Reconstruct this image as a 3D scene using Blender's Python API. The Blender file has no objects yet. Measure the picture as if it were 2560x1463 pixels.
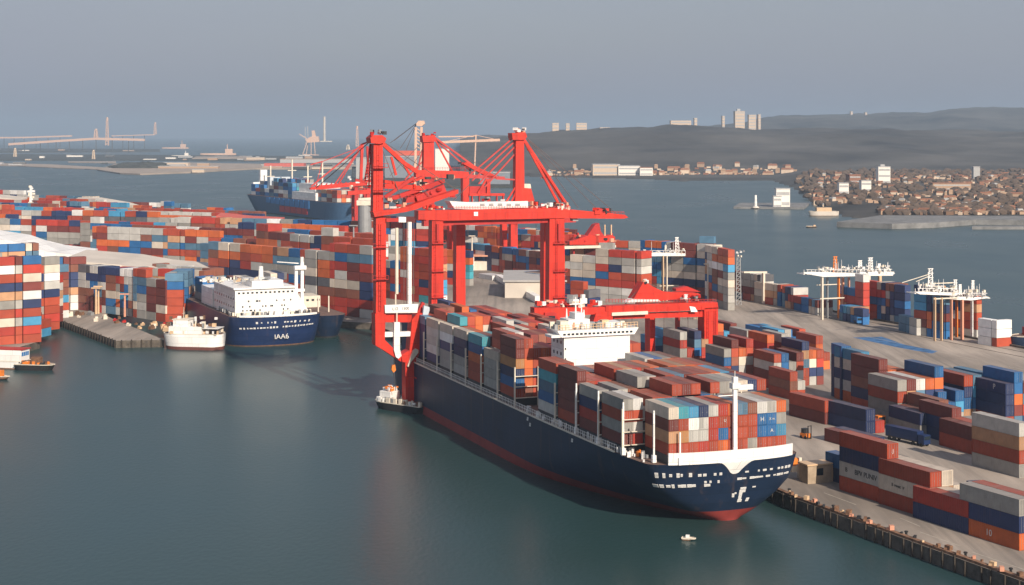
import bpy, bmesh, math, random
from mathutils import Vector, Matrix
random.seed(7)
scene = bpy.context.scene
COL = scene.collection
R = math.radians
F, VH, CX, H = 4000.0, 335.0, 1280.0, 88.0      # focal length / horizon row / centre column (photo pixels), eye height (m)

# ------------------------------------------------------------------ places
def W(u, v, z=3.0):
    D = (H - z) * F / (v - VH)
    return Vector(((u - CX) / F * D, D, z))
def WD(u, v, D):
    return Vector(((u - CX) / F * D, D, H - (v - VH) / F * D))
TH = R(20.5)
AX = Vector((-math.sin(TH), math.cos(TH), 0)); RX = Vector((math.cos(TH), math.sin(TH), 0))
O = Vector((46.9, 359.0, 0))
def T(s, t, z=0.0):
    p = O + AX * s + RX * t
    return Vector((p.x, p.y, z))
def ST(p):
    d = Vector((p.x - O.x, p.y - O.y, 0))
    return d.dot(AX), d.dot(RX)

# ------------------------------------------------------------------ materials
MATS = {}
def mat(name, col, rough=0.6, metal=0.0, var=0.12, scale=0.35, bump=0.0, bscale=3.0, streak=None, emit=None):
    if name in MATS: return MATS[name]
    m = bpy.data.materials.new(name); m.use_nodes = True
    nt = m.node_tree; N = nt.nodes; L = nt.links
    b = N['Principled BSDF']
    b.inputs['Roughness'].default_value = rough; b.inputs['Metallic'].default_value = metal
    tc = N.new('ShaderNodeTexCoord')
    mp = N.new('ShaderNodeMapping'); L.new(tc.outputs['Object'], mp.inputs['Vector'])
    if streak: mp.inputs['Scale'].default_value = streak
    nz = N.new('ShaderNodeTexNoise'); nz.inputs['Scale'].default_value = scale; nz.inputs['Detail'].default_value = 6; nz.inputs['Roughness'].default_value = .62
    L.new(mp.outputs[0], nz.inputs['Vector'])
    rp = N.new('ShaderNodeValToRGB')
    rp.color_ramp.elements[0].position = .3; rp.color_ramp.elements[1].position = .72
    lo = [max(0, c * (1 - var)) for c in col]; hi = [min(.95, c * (1 + var)) for c in col]
    rp.color_ramp.elements[0].color = (*lo, 1); rp.color_ramp.elements[1].color = (*hi, 1)
    L.new(nz.outputs['Fac'], rp.inputs['Fac'])
    L.new(rp.outputs['Color'], b.inputs['Base Color'])
    if bump:
        n2 = N.new('ShaderNodeTexNoise'); n2.inputs['Scale'].default_value = bscale; n2.inputs['Detail'].default_value = 4
        L.new(tc.outputs['Object'], n2.inputs['Vector'])
        bp = N.new('ShaderNodeBump'); bp.inputs['Strength'].default_value = bump; bp.inputs['Distance'].default_value = .3
        L.new(n2.outputs['Fac'], bp.inputs['Height']); L.new(bp.outputs[0], b.inputs['Normal'])
    b.inputs['Specular IOR Level'].default_value = .35
    MATS[name] = m
    return m

CCOL = {
 'rust red': (.31, .050, .022), 'brick red': (.34, .034, .020), 'orange': (.48, .105, .026), 'maroon': (.135, .028, .022),
 'brown': (.19, .068, .042), 'navy blue': (.018, .032, .095), 'blue': (.016, .10, .26), 'sky blue': (.05, .22, .38),
 'teal': (.05, .27, .33), 'grey': (.26, .25, .23), 'pale grey': (.40, .39, .365), 'cream': (.47, .41, .34), 'white': (.60, .59, .57),
 'tan': (.40, .22, .12), 'green': (.05, .28, .19), 'dark grey': (.09, .09, .10), 'steel blue': (.07, .15, .23), 'ochre': (.34, .16, .06)}
def cont_mat(c):
    k = 'container_' + c
    if k in MATS: return MATS[k]
    m = mat(k, CCOL[c], rough=.55, var=.16, scale=.5)
    nt = m.node_tree; N = nt.nodes; L = nt.links; b = N['Principled BSDF']
    tc = [n for n in N if n.bl_idname == 'ShaderNodeTexCoord'][0]
    # corrugated sheet sides (ribs stand upright along the length), rust streaks running down, a small tint of its own per box
    wv = N.new('ShaderNodeTexWave'); wv.bands_direction = 'Y'; wv.inputs['Scale'].default_value = .55; wv.inputs['Distortion'].default_value = 0
    L.new(tc.outputs['Object'], wv.inputs['Vector'])
    bp = N.new('ShaderNodeBump'); bp.inputs['Strength'].default_value = .55; bp.inputs['Distance'].default_value = .10
    L.new(wv.outputs['Fac'], bp.inputs['Height']); L.new(bp.outputs[0], b.inputs['Normal'])
    oi = N.new('ShaderNodeObjectInfo')
    mp = N.new('ShaderNodeMapRange'); mp.inputs['To Min'].default_value = .78; mp.inputs['To Max'].default_value = 1.2
    L.new(oi.outputs['Random'], mp.inputs['Value'])
    hs = N.new('ShaderNodeHueSaturation'); L.new(mp.outputs[0], hs.inputs['Value'])
    src = b.inputs['Base Color'].links[0].from_socket
    L.new(src, hs.inputs['Color'])
    mpp = N.new('ShaderNodeMapping'); mpp.inputs['Scale'].default_value = (1.2, 1.2, .12)
    ad = N.new('ShaderNodeVectorMath'); ad.operation = 'ADD'
    L.new(tc.outputs['Object'], ad.inputs[0]); L.new(oi.outputs['Location'], ad.inputs[1])
    L.new(ad.outputs[0], mpp.inputs['Vector'])
    nz = N.new('ShaderNodeTexNoise'); nz.inputs['Scale'].default_value = 1.3; nz.inputs['Detail'].default_value = 5
    L.new(mpp.outputs[0], nz.inputs['Vector'])
    rr = N.new('ShaderNodeValToRGB'); rr.color_ramp.elements[0].position = .60; rr.color_ramp.elements[1].position = .82
    rr.color_ramp.elements[0].color = (0, 0, 0, 1); rr.color_ramp.elements[1].color = (.45, .45, .45, 1)
    L.new(nz.outputs['Fac'], rr.inputs['Fac'])
    mx = N.new('ShaderNodeMix'); mx.data_type = 'RGBA'
    L.new(rr.outputs['Color'], mx.inputs['Factor']); L.new(hs.outputs['Color'], mx.inputs[6]); mx.inputs[7].default_value = (.13, .07, .045, 1)
    ge = N.new('ShaderNodeSeparateXYZ'); L.new(tc.outputs['Normal'], ge.inputs[0])
    gt = N.new('ShaderNodeMath'); gt.operation = 'GREATER_THAN'; gt.inputs[1].default_value = .9; L.new(ge.outputs[2], gt.inputs[0])
    n3 = N.new('ShaderNodeTexNoise'); n3.inputs['Scale'].default_value = .45; n3.inputs['Detail'].default_value = 5; L.new(ad.outputs[0], n3.inputs['Vector'])
    m3 = N.new('ShaderNodeMapRange'); m3.inputs['From Min'].default_value = .3; m3.inputs['From Max'].default_value = .7; m3.inputs['To Min'].default_value = .1; m3.inputs['To Max'].default_value = .5; L.new(n3.outputs['Fac'], m3.inputs['Value'])
    mm = N.new('ShaderNodeMath'); mm.operation = 'MULTIPLY'; L.new(gt.outputs[0], mm.inputs[0]); L.new(m3.outputs[0], mm.inputs[1])
    mz = N.new('ShaderNodeMix'); mz.data_type = 'RGBA'; L.new(mm.outputs[0], mz.inputs['Factor']); L.new(mx.outputs[2], mz.inputs[6]); mz.inputs[7].default_value = (.24, .18, .15, 1)
    L.new(mz.outputs[2], b.inputs['Base Color'])
    return m
def attr_mat():
    if 'far_container_paint' in MATS: return MATS['far_container_paint']
    m = bpy.data.materials.new('far_container_paint'); m.use_nodes = True
    N = m.node_tree.nodes; L = m.node_tree.links; b = N['Principled BSDF']; b.inputs['Roughness'].default_value = .6
    at = N.new('ShaderNodeAttribute'); at.attribute_name = 'paint'
    nz = N.new('ShaderNodeTexNoise'); nz.inputs['Scale'].default_value = .3; nz.inputs['Detail'].default_value = 6
    tc = N.new('ShaderNodeTexCoord'); L.new(tc.outputs['Object'], nz.inputs['Vector'])
    mr = N.new('ShaderNodeMapRange'); mr.inputs['To Min'].default_value = .7; mr.inputs['To Max'].default_value = 1.3
    L.new(nz.outputs['Fac'], mr.inputs['Value'])
    hs = N.new('ShaderNodeHueSaturation'); L.new(mr.outputs[0], hs.inputs['Value']); L.new(at.outputs['Color'], hs.inputs['Color'])
    L.new(hs.outputs['Color'], b.inputs['Base Color'])
    MATS['far_container_paint'] = m
    return m

RED = mat('crane_red', (.58, .026, .011), .5, var=.30, scale=.35, streak=(1, 1, .16))
RED2 = mat('crane_dark_red', (.42, .022, .018), .5, var=.2, scale=.2)
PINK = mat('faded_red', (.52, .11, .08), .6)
WHITE = mat('white_paint', (.80, .79, .77), .4, var=.05)
CREAM = mat('cream_paint', (.66, .60, .50), .5, var=.15)
PALE = mat('pale_concrete', (.55, .50, .44), .8, var=.15, scale=.05)
GREY = mat('grey_steel', (.30, .31, .32), .5, .3)
DARK = mat('dark_steel', (.035, .036, .04), .5)
BLACK = mat('black_rubber', (.015, .015, .016), .7)
NAVY = mat('hull_navy', (.011, .025, .060), .5, var=.18, scale=.08, streak=(1, 1, .25))
NAVY2 = mat('hull_blue', (.016, .034, .105), .35, var=.12, scale=.1)
def plated(m, bx, bz, rust):
    """welded shell plates and rust runs"""
    nt = m.node_tree; n = nt.nodes; l = nt.links; bs = n['Principled BSDF']
    tc = n.new('ShaderNodeTexCoord'); sp = n.new('ShaderNodeSeparateXYZ'); l.new(tc.outputs['Object'], sp.inputs[0])
    ad = n.new('ShaderNodeMath'); l.new(sp.outputs[0], ad.inputs[0]); l.new(sp.outputs[1], ad.inputs[1])
    cb = n.new('ShaderNodeCombineXYZ'); l.new(ad.outputs[0], cb.inputs[0]); l.new(sp.outputs[2], cb.inputs[1])
    br = n.new('ShaderNodeTexBrick'); br.inputs['Scale'].default_value = 1; br.inputs['Brick Width'].default_value = bx; br.inputs['Row Height'].default_value = bz; br.inputs['Mortar Size'].default_value = .06
    br.inputs['Color1'].default_value = (.86, .86, .86, 1); br.inputs['Color2'].default_value = (1.12, 1.12, 1.12, 1); br.inputs['Mortar'].default_value = (.6, .6, .6, 1); l.new(cb.outputs[0], br.inputs['Vector'])
    mu = n.new('ShaderNodeMix'); mu.data_type = 'RGBA'; mu.blend_type = 'MULTIPLY'; mu.inputs['Factor'].default_value = .8
    src = bs.inputs['Base Color'].links[0].from_socket; l.new(src, mu.inputs[6]); l.new(br.outputs['Color'], mu.inputs[7])
    mp = n.new('ShaderNodeMapping'); mp.inputs['Scale'].default_value = (.9, .9, .07); l.new(tc.outputs['Object'], mp.inputs['Vector'])
    nz = n.new('ShaderNodeTexNoise'); nz.inputs['Scale'].default_value = .6; nz.inputs['Detail'].default_value = 7; l.new(mp.outputs[0], nz.inputs['Vector'])
    rp = n.new('ShaderNodeValToRGB'); rp.color_ramp.elements[0].position = .58; rp.color_ramp.elements[1].position = .80; rp.color_ramp.elements[1].color = (rust, rust, rust, 1); l.new(nz.outputs['Fac'], rp.inputs['Fac'])
    mx = n.new('ShaderNodeMix'); mx.data_type = 'RGBA'; l.new(rp.outputs['Color'], mx.inputs['Factor']); l.new(mu.outputs[2], mx.inputs[6]); mx.inputs[7].default_value = (.11, .075, .06, 1)
    l.new(mx.outputs[2], bs.inputs['Base Color'])
plated(NAVY, 9, 2.4, .5); plated(NAVY2, 8, 2.2, .4); plated(RED, 7, 3.5, .35); plated(WHITE, 6, 2.6, .22)
BOOT = mat('antifouling_red', (.26, .040, .034), .6, var=.22, scale=.2)
GLASS = mat('window_glass', (.02, .03, .04), .12, var=.05)
DECK = mat('deck_paint', (.16, .10, .08), .8, var=.3, scale=.4)
SALMON = mat('salmon_paint', (.62, .30, .20), .5)
TANP = mat('tan_paint', (.60, .42, .26), .5)
ORANGE = mat('orange_paint', (.70, .20, .03), .5)
YELLOW = mat('yellow_paint', (.75, .50, .05), .5)
BROWN = mat('rusty_brown', (.16, .085, .05), .85, var=.4, scale=.8)
BLUEP = mat('blue_paint', (.03, .16, .40), .45)
ROPE = mat('steel_cable', (.10, .07, .07), .5)
STAY = mat('stay_red', (.46, .045, .04), .5)

# ------------------------------------------------------------------ mesh builder
class MB:
    def __init__(s): s.v = []; s.f = []; s.m = []
    def add(s, vs, fs, mi=0):
        s.pc = getattr(s, 'pc', []) + [(len(s.v), len(s.f))]
        o = len(s.v); s.v += [tuple(p) for p in vs]
        for q in fs: s.f.append(tuple(i + o for i in q)); s.m.append(mi)
        return s
    def box(s, c, d, rz=0.0, mi=0):
        x, y, z = d[0] / 2, d[1] / 2, d[2] / 2; cs, sn = math.cos(rz), math.sin(rz)
        vs = []
        for a in (-x, x):
            for b in (-y, y):
                for e in (-z, z): vs.append((c[0] + a * cs - b * sn, c[1] + a * sn + b * cs, c[2] + e))
        return s.add(vs, [(0, 1, 3, 2), (4, 6, 7, 5), (0, 4, 5, 1), (2, 3, 7, 6), (0, 2, 6, 4), (1, 5, 7, 3)], mi)
    def bb(s, x0, x1, y0, y1, z0, z1, mi=0):
        return s.box(((x0 + x1) / 2, (y0 + y1) / 2, (z0 + z1) / 2), (abs(x1 - x0), abs(y1 - y0), abs(z1 - z0)), 0, mi)
    def bar(s, p, q, w, h=None, mi=0, up=(0, 0, 1)):
        p, q = Vector(p), Vector(q); h = h or w
        d = (q - p)
        if d.length < 1e-6: return s
        d.normalize(); u = Vector(up)
        if abs(d.dot(u)) > .98: u = Vector((0, 1, 0))
        a = d.cross(u).normalized(); b = a.cross(d).normalized()
        vs = [e + a * i * w / 2 + b * j * h / 2 for e in (p, q) for i, j in ((-1, -1), (1, -1), (1, 1), (-1, 1))]
        return s.add(vs, [(3, 2, 1, 0), (4, 5, 6, 7), (0, 1, 5, 4), (1, 2, 6, 5), (2, 3, 7, 6), (3, 0, 4, 7)], mi)
    def tube(s, p, q, r0, r1=None, n=10, mi=0):
        p, q = Vector(p), Vector(q); r1 = r0 if r1 is None else r1
        d = (q - p).normalized(); u = Vector((0, 0, 1)) if abs(d.z) < .95 else Vector((1, 0, 0))
        a = d.cross(u).normalized(); b = a.cross(d).normalized()
        vs = []
        for e, r in ((p, r0), (q, r1)):
            for i in range(n):
                g = 2 * math.pi * i / n; vs.append(e + a * r * math.cos(g) + b * r * math.sin(g))
        fs = [(i, (i + 1) % n, n + (i + 1) % n, n + i) for i in range(n)] + [tuple(range(n))[::-1], tuple(range(n, 2 * n))]
        return s.add(vs, fs, mi)
    def prism_xz(s, poly, y0, y1, mi=0):
        n = len(poly)
        vs = [(x, y0, z) for x, z in poly] + [(x, y1, z) for x, z in poly]
        fs = [tuple(range(n)), tuple(range(n, 2 * n))[::-1]] + [(i, i + n, (i + 1) % n + n, (i + 1) % n) for i in range(n)]
        return s.add(vs, fs, mi)
    def prism_xy(s, poly, z0, z1, mi=0):
        n = len(poly)
        vs = [(x, y, z0) for x, y in poly] + [(x, y, z1) for x, y in poly]
        fs = [tuple(range(n))[::-1], tuple(range(n, 2 * n))] + [(i, (i + 1) % n, (i + 1) % n + n, i + n) for i in range(n)]
        return s.add(vs, fs, mi)
    def build(s, name, mats, parent=None, loc=(0, 0, 0), rz=0.0, fixn=False, smooth=False):
        me = bpy.data.meshes.new(name); me.from_pydata(s.v, [], s.f)
        for m in (mats if isinstance(mats, (list, tuple)) else [mats]): me.materials.append(m)
        me.polygons.foreach_set('material_index', s.m)
        if fixn or smooth:
            bm = bmesh.new(); bm.from_mesh(me)
            if fixn: bmesh.ops.recalc_face_normals(bm, faces=bm.faces)
            if smooth:
                for f in bm.faces: f.smooth = True
            bm.to_mesh(me); bm.free()
        me.update()
        o = bpy.data.objects.new(name, me); COL.objects.link(o)
        o.location = loc; o.rotation_euler = (0, 0, rz)
        if parent: o.parent = parent
        return o
def each(s, name, mats, parent=None, per=1):
    """every piece an object of its own"""
    mats = mats if isinstance(mats, (list, tuple)) else [mats]
    pcs = s.pc[::per] + [(len(s.v), len(s.f))]; out = []
    for (v0, f0), (v1, f1) in zip(pcs[:-1], pcs[1:]):
        c = Vector((0, 0, 0))
        for p in s.v[v0:v1]: c += Vector(p)
        c /= (v1 - v0)
        k = MB(); k.v = [tuple(Vector(p) - c) for p in s.v[v0:v1]]; k.f = [tuple(i - v0 for i in q) for q in s.f[f0:f1]]; k.m = [0] * (f1 - f0)
        out.append(k.build(name, mats[s.m[f0]], parent, loc=c))
    return out
MB.each = each
def tag(o, label=None, cat=None, group=None, kind=None):
    if label: o['label'] = label
    if cat: o['category'] = cat
    if group: o['group'] = group
    if kind: o['kind'] = kind
    return o
def thing(name, label, cat, loc=(0, 0, 0), rz=0.0, group=None):
    o = bpy.data.objects.new(name, None); COL.objects.link(o); o.empty_display_size = 1
    o.location = loc; o.rotation_euler = (0, 0, rz)
    return tag(o, label, cat, group)
def copy_tree(o, parent=None):
    c = o.copy(); COL.objects.link(c)
    if parent: c.parent = parent
    for ch in list(o.children): copy_tree(ch, c)
    return c
def text(txt, size, m, parent, loc, rot, name='lettering', depth=.03):
    cu = bpy.data.curves.new(name, 'FONT'); cu.body = txt; cu.size = size; cu.extrude = depth; cu.align_x = 'CENTER'; cu.align_y = 'CENTER'
    to = bpy.data.objects.new('tmp_text', cu); COL.objects.link(to)
    bpy.context.view_layer.update()
    me = bpy.data.meshes.new_from_object(to.evaluated_get(bpy.context.evaluated_depsgraph_get()))
    bpy.data.objects.remove(to); bpy.data.curves.remove(cu)
    me.name = name; me.materials.clear(); me.materials.append(m)
    o = bpy.data.objects.new(name, me); COL.objects.link(o); o.location = loc; o.rotation_euler = rot; o.parent = parent
    return o

# ------------------------------------------------------------------ camera, sky, sun
cam = bpy.data.objects.new('camera', bpy.data.cameras.new('camera')); COL.objects.link(cam)
cam.location = (0, 0, H); cam.rotation_euler = (R(90), 0, 0)
cam.data.sensor_width = 36; cam.data.lens = 36 * F / 2560; cam.data.shift_y = -(731.5 - VH) / 2560
cam.data.clip_start = 1; cam.data.clip_end = 60000
scene.camera = cam
SUN_EL = R(29); sd = Vector((.47, -.88, 0)).normalized()
sdir = Vector((sd.x * math.cos(SUN_EL), sd.y * math.cos(SUN_EL), math.sin(SUN_EL)))
sl = bpy.data.lights.new('sun', 'SUN'); sl.energy = 4.7; sl.angle = R(.6); sl.color = (1, .87, .72)
so = bpy.data.objects.new('sun', sl); COL.objects.link(so); so.rotation_euler = sdir.to_track_quat('Z', 'Y').to_euler()
wd = bpy.data.worlds.new('World'); scene.world = wd; wd.use_nodes = True
N = wd.node_tree.nodes; L = wd.node_tree.links; bg = N['Background']
sk = N.new('ShaderNodeTexSky'); sk.sky_type = 'NISHITA'; sk.sun_disc = False
sk.sun_elevation = SUN_EL; sk.sun_rotation = math.atan2(sd.x, sd.y); sk.dust_density = 3; sk.air_density = 1.2; sk.altitude = 50
mx = N.new('ShaderNodeMix'); mx.data_type = 'RGBA'; mx.inputs['Factor'].default_value = SKY_MIX if 'SKY_MIX' in globals() else .72
tcw = N.new('ShaderNodeTexCoord'); mpw = N.new('ShaderNodeMapping'); mpw.inputs['Scale'].default_value = (1.2, 1.2, 5.0); L.new(tcw.outputs['Generated'], mpw.inputs['Vector'])
nw = N.new('ShaderNodeTexNoise'); nw.inputs['Scale'].default_value = 2.2; nw.inputs['Detail'].default_value = 5; L.new(mpw.outputs[0], nw.inputs['Vector'])
mw = N.new('ShaderNodeMapRange'); mw.inputs['From Min'].default_value = .3; mw.inputs['From Max'].default_value = .7; mw.inputs['To Min'].default_value = .66; mw.inputs['To Max'].default_value = .82; L.new(nw.outputs['Fac'], mw.inputs['Value']); L.new(mw.outputs[0], mx.inputs['Factor'])
L.new(sk.outputs[0], mx.inputs[6]); mx.inputs[7].default_value = (3.0, 3.2, 4.05, 1)      # an even grey overcast veil over the clear sky
L.new(mx.outputs[2], bg.inputs['Color']); bg.inputs['Strength'].default_value = .088
scene.view_settings.view_transform = 'Standard'; scene.view_settings.look = 'None'
scene.view_settings.exposure = 0.38; scene.view_settings.gamma = 1

# haze
hz = MB(); hz.bb(-15000, 15000, -400, 32000, -4, 330)
hm = bpy.data.materials.new('haze_air'); hm.use_nodes = True
hn = hm.node_tree.nodes; hn.remove(hn['Principled BSDF'])
pv = hn.new('ShaderNodeVolumePrincipled'); pv.inputs['Color'].default_value = (.46, .61, .79, 1); pv.inputs['Density'].default_value = 8.0e-5
hm.node_tree.links.new(pv.outputs[0], hn['Material Output'].inputs['Volume'])
tag(hz.build('haze', hm), 'pale blue haze hanging over the harbour and far shore', 'haze', kind='stuff')

# ------------------------------------------------------------------ water
wm = bpy.data.materials.new('sea_water'); wm.use_nodes = True
wn = wm.node_tree.nodes; wl = wm.node_tree.links; b = wn['Principled BSDF']
b.inputs['Base Color'].default_value = (.022, .050, .056, 1); b.inputs['Roughness'].default_value = .16; b.inputs['IOR'].default_value = 1.33; b.inputs['Specular IOR Level'].default_value = .34
tc = wn.new('ShaderNodeTexCoord')
mp = wn.new('ShaderNodeMapping'); mp.inputs['Scale'].default_value = (1, .55, 1); wl.new(tc.outputs['Object'], mp.inputs['Vector'])
n1 = wn.new('ShaderNodeTexNoise'); n1.inputs['Scale'].default_value = .8; n1.inputs['Detail'].default_value = 5; wl.new(mp.outputs[0], n1.inputs['Vector'])
n2 = wn.new('ShaderNodeTexNoise'); n2.inputs['Scale'].default_value = .012; n2.inputs['Detail'].default_value = 3; wl.new(mp.outputs[0], n2.inputs['Vector'])
bp = wn.new('ShaderNodeBump'); bp.inputs['Strength'].default_value = .34; bp.inputs['Distance'].default_value = .22
wl.new(n1.outputs['Fac'], bp.inputs['Height']); wl.new(bp.outputs[0], b.inputs['Normal'])
mr = wn.new('ShaderNodeMapRange'); mr.inputs['From Min'].default_value = .35; mr.inputs['From Max'].default_value = .65; mr.inputs['To Min'].default_value = .27; mr.inputs['To Max'].default_value = .33
wl.new(n2.outputs['Fac'], mr.inputs['Value']); wl.new(mr.outputs[0], b.inputs['Roughness'])
cr = wn.new('ShaderNodeValToRGB'); cr.color_ramp.elements[0].position = .35; cr.color_ramp.elements[1].position = .65
cr.color_ramp.elements[0].color = (.019, .046, .044, 1); cr.color_ramp.elements[1].color = (.026, .060, .068, 1)
wl.new(n2.outputs['Fac'], cr.inputs['Fac']); wl.new(cr.outputs[0], b.inputs['Base Color'])
wp = MB(); wp.add([(-14500, -350, 0), (14500, -350, 0), (14500, 31500, 0), (-14500, 31500, 0)], [(0, 1, 2, 3)])
tag(wp.build('water', wm), kind='structure')

# ------------------------------------------------------------------ quay ground
def ground_mat():
    m = mat('apron_concrete', (.31, .265, .225), .85, var=.36, scale=.9, streak=(.10, .012, .1), bump=.15, bscale=1.2)
    nt = m.node_tree; n = nt.nodes; l = nt.links; bs = n['Principled BSDF']
    mpn = [q for q in n if q.bl_idname == 'ShaderNodeMapping'][0]; mpn.inputs['Rotation'].default_value = (0, 0, -TH); mpn.vector_type = 'POINT'
    tcn = [q for q in n if q.bl_idname == 'ShaderNodeTexCoord'][0]
    nz = n.new('ShaderNodeTexNoise'); nz.inputs['Scale'].default_value = .02; nz.inputs['Detail'].default_value = 6; l.new(tcn.outputs['Object'], nz.inputs['Vector'])
    mr = n.new('ShaderNodeMapRange'); mr.inputs['From Min'].default_value = .3; mr.inputs['From Max'].default_value = .7; mr.inputs['To Min'].default_value = .72; mr.inputs['To Max'].default_value = 1.2
    l.new(nz.outputs['Fac'], mr.inputs['Value'])
    hs = n.new('ShaderNodeHueSaturation'); src = bs.inputs['Base Color'].links[0].from_socket
    l.new(src, hs.inputs['Color']); l.new(mr.outputs[0], hs.inputs['Value'])
    # oil stains and tyre-dark lanes
    n2 = n.new('ShaderNodeTexNoise'); n2.inputs['Scale'].default_value = .16; n2.inputs['Detail'].default_value = 8; n2.inputs['Roughness'].default_value = .7; l.new(tcn.outputs['Object'], n2.inputs['Vector'])
    r2 = n.new('ShaderNodeValToRGB'); r2.color_ramp.elements[0].position = .60; r2.color_ramp.elements[1].position = .78; r2.color_ramp.elements[1].color = (.6, .6, .6, 1); l.new(n2.outputs['Fac'], r2.inputs['Fac'])
    m2 = n.new('ShaderNodeMix'); m2.data_type = 'RGBA'; l.new(r2.outputs['Color'], m2.inputs['Factor']); l.new(hs.outputs[0], m2.inputs[6]); m2.inputs[7].default_value = (.075, .066, .06, 1)
    mp3 = n.new('ShaderNodeMapping'); mp3.inputs['Rotation'].default_value = (0, 0, -TH); mp3.inputs['Scale'].default_value = (.32, .006, 1); l.new(tcn.outputs['Object'], mp3.inputs['Vector'])
    n3 = n.new('ShaderNodeTexNoise'); n3.inputs['Scale'].default_value = 1.0; n3.inputs['Detail'].default_value = 4; l.new(mp3.outputs[0], n3.inputs['Vector'])
    r3 = n.new('ShaderNodeValToRGB'); r3.color_ramp.elements[0].position = .5; r3.color_ramp.elements[1].position = .7; r3.color_ramp.elements[1].color = (.5, .5, .5, 1); l.new(n3.outputs['Fac'], r3.inputs['Fac'])
    m3 = n.new('ShaderNodeMix'); m3.data_type = 'RGBA'; l.new(r3.outputs['Color'], m3.inputs['Factor']); l.new(m2.outputs[2], m3.inputs[6]); m3.inputs[7].default_value = (.13, .118, .108, 1)
    l.new(m3.outputs[2], bs.inputs['Base Color'])
    return m
APRON = ground_mat()
QWALL = mat('quay_wall_concrete', (.10, .085, .070), .9, var=.5, scale=.5, bump=.5, bscale=1.0)
def slab(name, pts, z0, z1, mats, **kw):
    bm = bmesh.new()
    vs = [bm.verts.new((p[0], p[1], z1)) for p in pts]
    f = bm.faces.new(vs); f.normal_update()
    if f.normal.z < 0: f.normal_flip()
    r = bmesh.ops.extrude_face_region(bm, geom=[f])
    nv = [e for e in r['geom'] if isinstance(e, bmesh.types.BMVert)]
    for q in vs: pass
    for q in nv: q.co.z = z1
    for q in vs: q.co.z = z0
    bmesh.ops.recalc_face_normals(bm, faces=bm.faces)
    bm.normal_update()
    for g in bm.faces: g.material_index = 0 if abs(g.normal.z) > .5 else (1 if len(mats) > 1 else 0)
    bmesh.ops.triangulate(bm, faces=[g for g in bm.faces if len(g.verts) > 4])
    me = bpy.data.meshes.new(name); bm.to_mesh(me); bm.free()
    for m in mats: me.materials.append(m)
    o = bpy.data.objects.new(name, me); COL.objects.link(o)
    return o
LAND = [W(2760, 1530), W(2560, 1455), W(2290, 1358), W(1985, 1247), T(80, 23), T(200, 23), T(376, 23), W(838, 803), Vector((-128, 802, 0)), Vector((-186, 802, 0)), Vector((-192, 752, 0)),
        W(410, 850), W(290, 852), W(150, 800), W(105, 815), W(100, 853), W(20, 876), Vector((-262, 622, 0)), Vector((-640, 600, 0)), Vector((-900, 1300, 0)), Vector((-760, 1760, 0)),
        W(560, 529), W(885, 574), T(700, 238), T(300, 243), T(-110, 243)]
tag(slab('ground', LAND, -3, 3.0, [APRON, QWALL]), kind='structure')
# ------------------------------------------------------------------ lofted ship hulls
def cl(x, a=0.0, b=1.0): return max(a, min(b, x))
class Hull:
    """bow at local y ~ 0, aft is +y, x to the right seen from ahead of the picture"""
    def __init__(s, Lg, B, zd, y_wl, y_dk, ud_dk, n_dk, ud_wl, n_wl, toff=0.0, stern=.9, zb=-1.5, pk=.8):
        s.L, s.B, s.zd, s.yw, s.yd, s.ud, s.nd, s.uw, s.nw, s.to, s.st, s.zb, s.pk = Lg, B, zd, y_wl, y_dk, ud_dk, n_dk, ud_wl, n_wl, toff, stern, zb, pk
    def pt(s, u, z, side):
        k = cl(z / s.zd) ** s.pk
        ud = s.uw + (s.ud - s.uw) * k; n = s.nw + (s.nd - s.nw) * k
        w = cl(u / ud); half = s.B * (1 - (1 - w) ** n) ** (1 / n)
        if u > s.st: half *= 1 - (1 - k * .55) * ((u - s.st) / (1 - s.st)) ** 2 * .8
        y0 = s.yw + (s.yd - s.yw) * cl(z / s.zd) ** .9
        off = s.to * (1 - w) ** 1.2
        return Vector((side * half + off, y0 + u * (s.L - y0), z))
    def us(s, n): return [(i / n) ** 2.6 for i in range(n + 1)]
    def skin(s, z0, z1, nu=44, nz=8, cap=False):
        mb = MB(); us = s.us(nu); zs = [z0 + (z1 - z0) * i / nz for i in range(nz + 1)]
        path = [(u, 1) for u in us[::-1]] + [(u, -1) for u in us[1:]]
        vs = []
        for z in zs: vs += [s.pt(u, z, sd) for u, sd in path]
        m = len(path); fs = []
        for j in range(nz):
            for i in range(m - 1): fs.append((j * m + i, j * m + i + 1, (j + 1) * m + i + 1, (j + 1) * m + i))
            fs.append((j * m + m - 1, j * m, (j + 1) * m, (j + 1) * m + m - 1))
        mb.add(vs, fs)
        if cap: mb.add([s.pt(u, z1, sd) for u, sd in path], [tuple(range(m))])
        return mb
    def deck(s, z, nu=44, inset=0.0):
        us = s.us(nu); vs = []; fs = []
        for u in us:
            a, b = s.pt(u, z, -1), s.pt(u, z, 1)
            if inset: a.x += inset; b.x -= inset
            vs += [a, b]
        for i in range(nu): fs.append((2 * i, 2 * i + 1, 2 * i + 3, 2 * i + 2))
        mb = MB(); mb.add(vs, fs); return mb
    def mark(s, mb, u0, u1, z0, z1, side, out=.12, mi=0, n=1):
        """thin plate lying on the shell"""
        q = []
        for (u, z) in ((u0, z0), (u1, z0), (u1, z1), (u0, z1)): q.append(s.pt(u, z, side))
        nrm = (q[1] - q[0]).cross(q[3] - q[0]).normalized()
        c = Vector((0, s.L * .3, (z0 + z1) / 2))
        if nrm.dot((q[0] - c)) < 0: nrm = -nrm
        o = [p + nrm * out for p in q]; i_ = [p - nrm * .05 for p in q]
        mb.add(i_ + o, [(0, 1, 2, 3), (7, 6, 5, 4), (0, 4, 5, 1), (1, 5, 6, 2), (2, 6, 7, 3), (3, 7, 4, 0)], mi)

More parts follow.
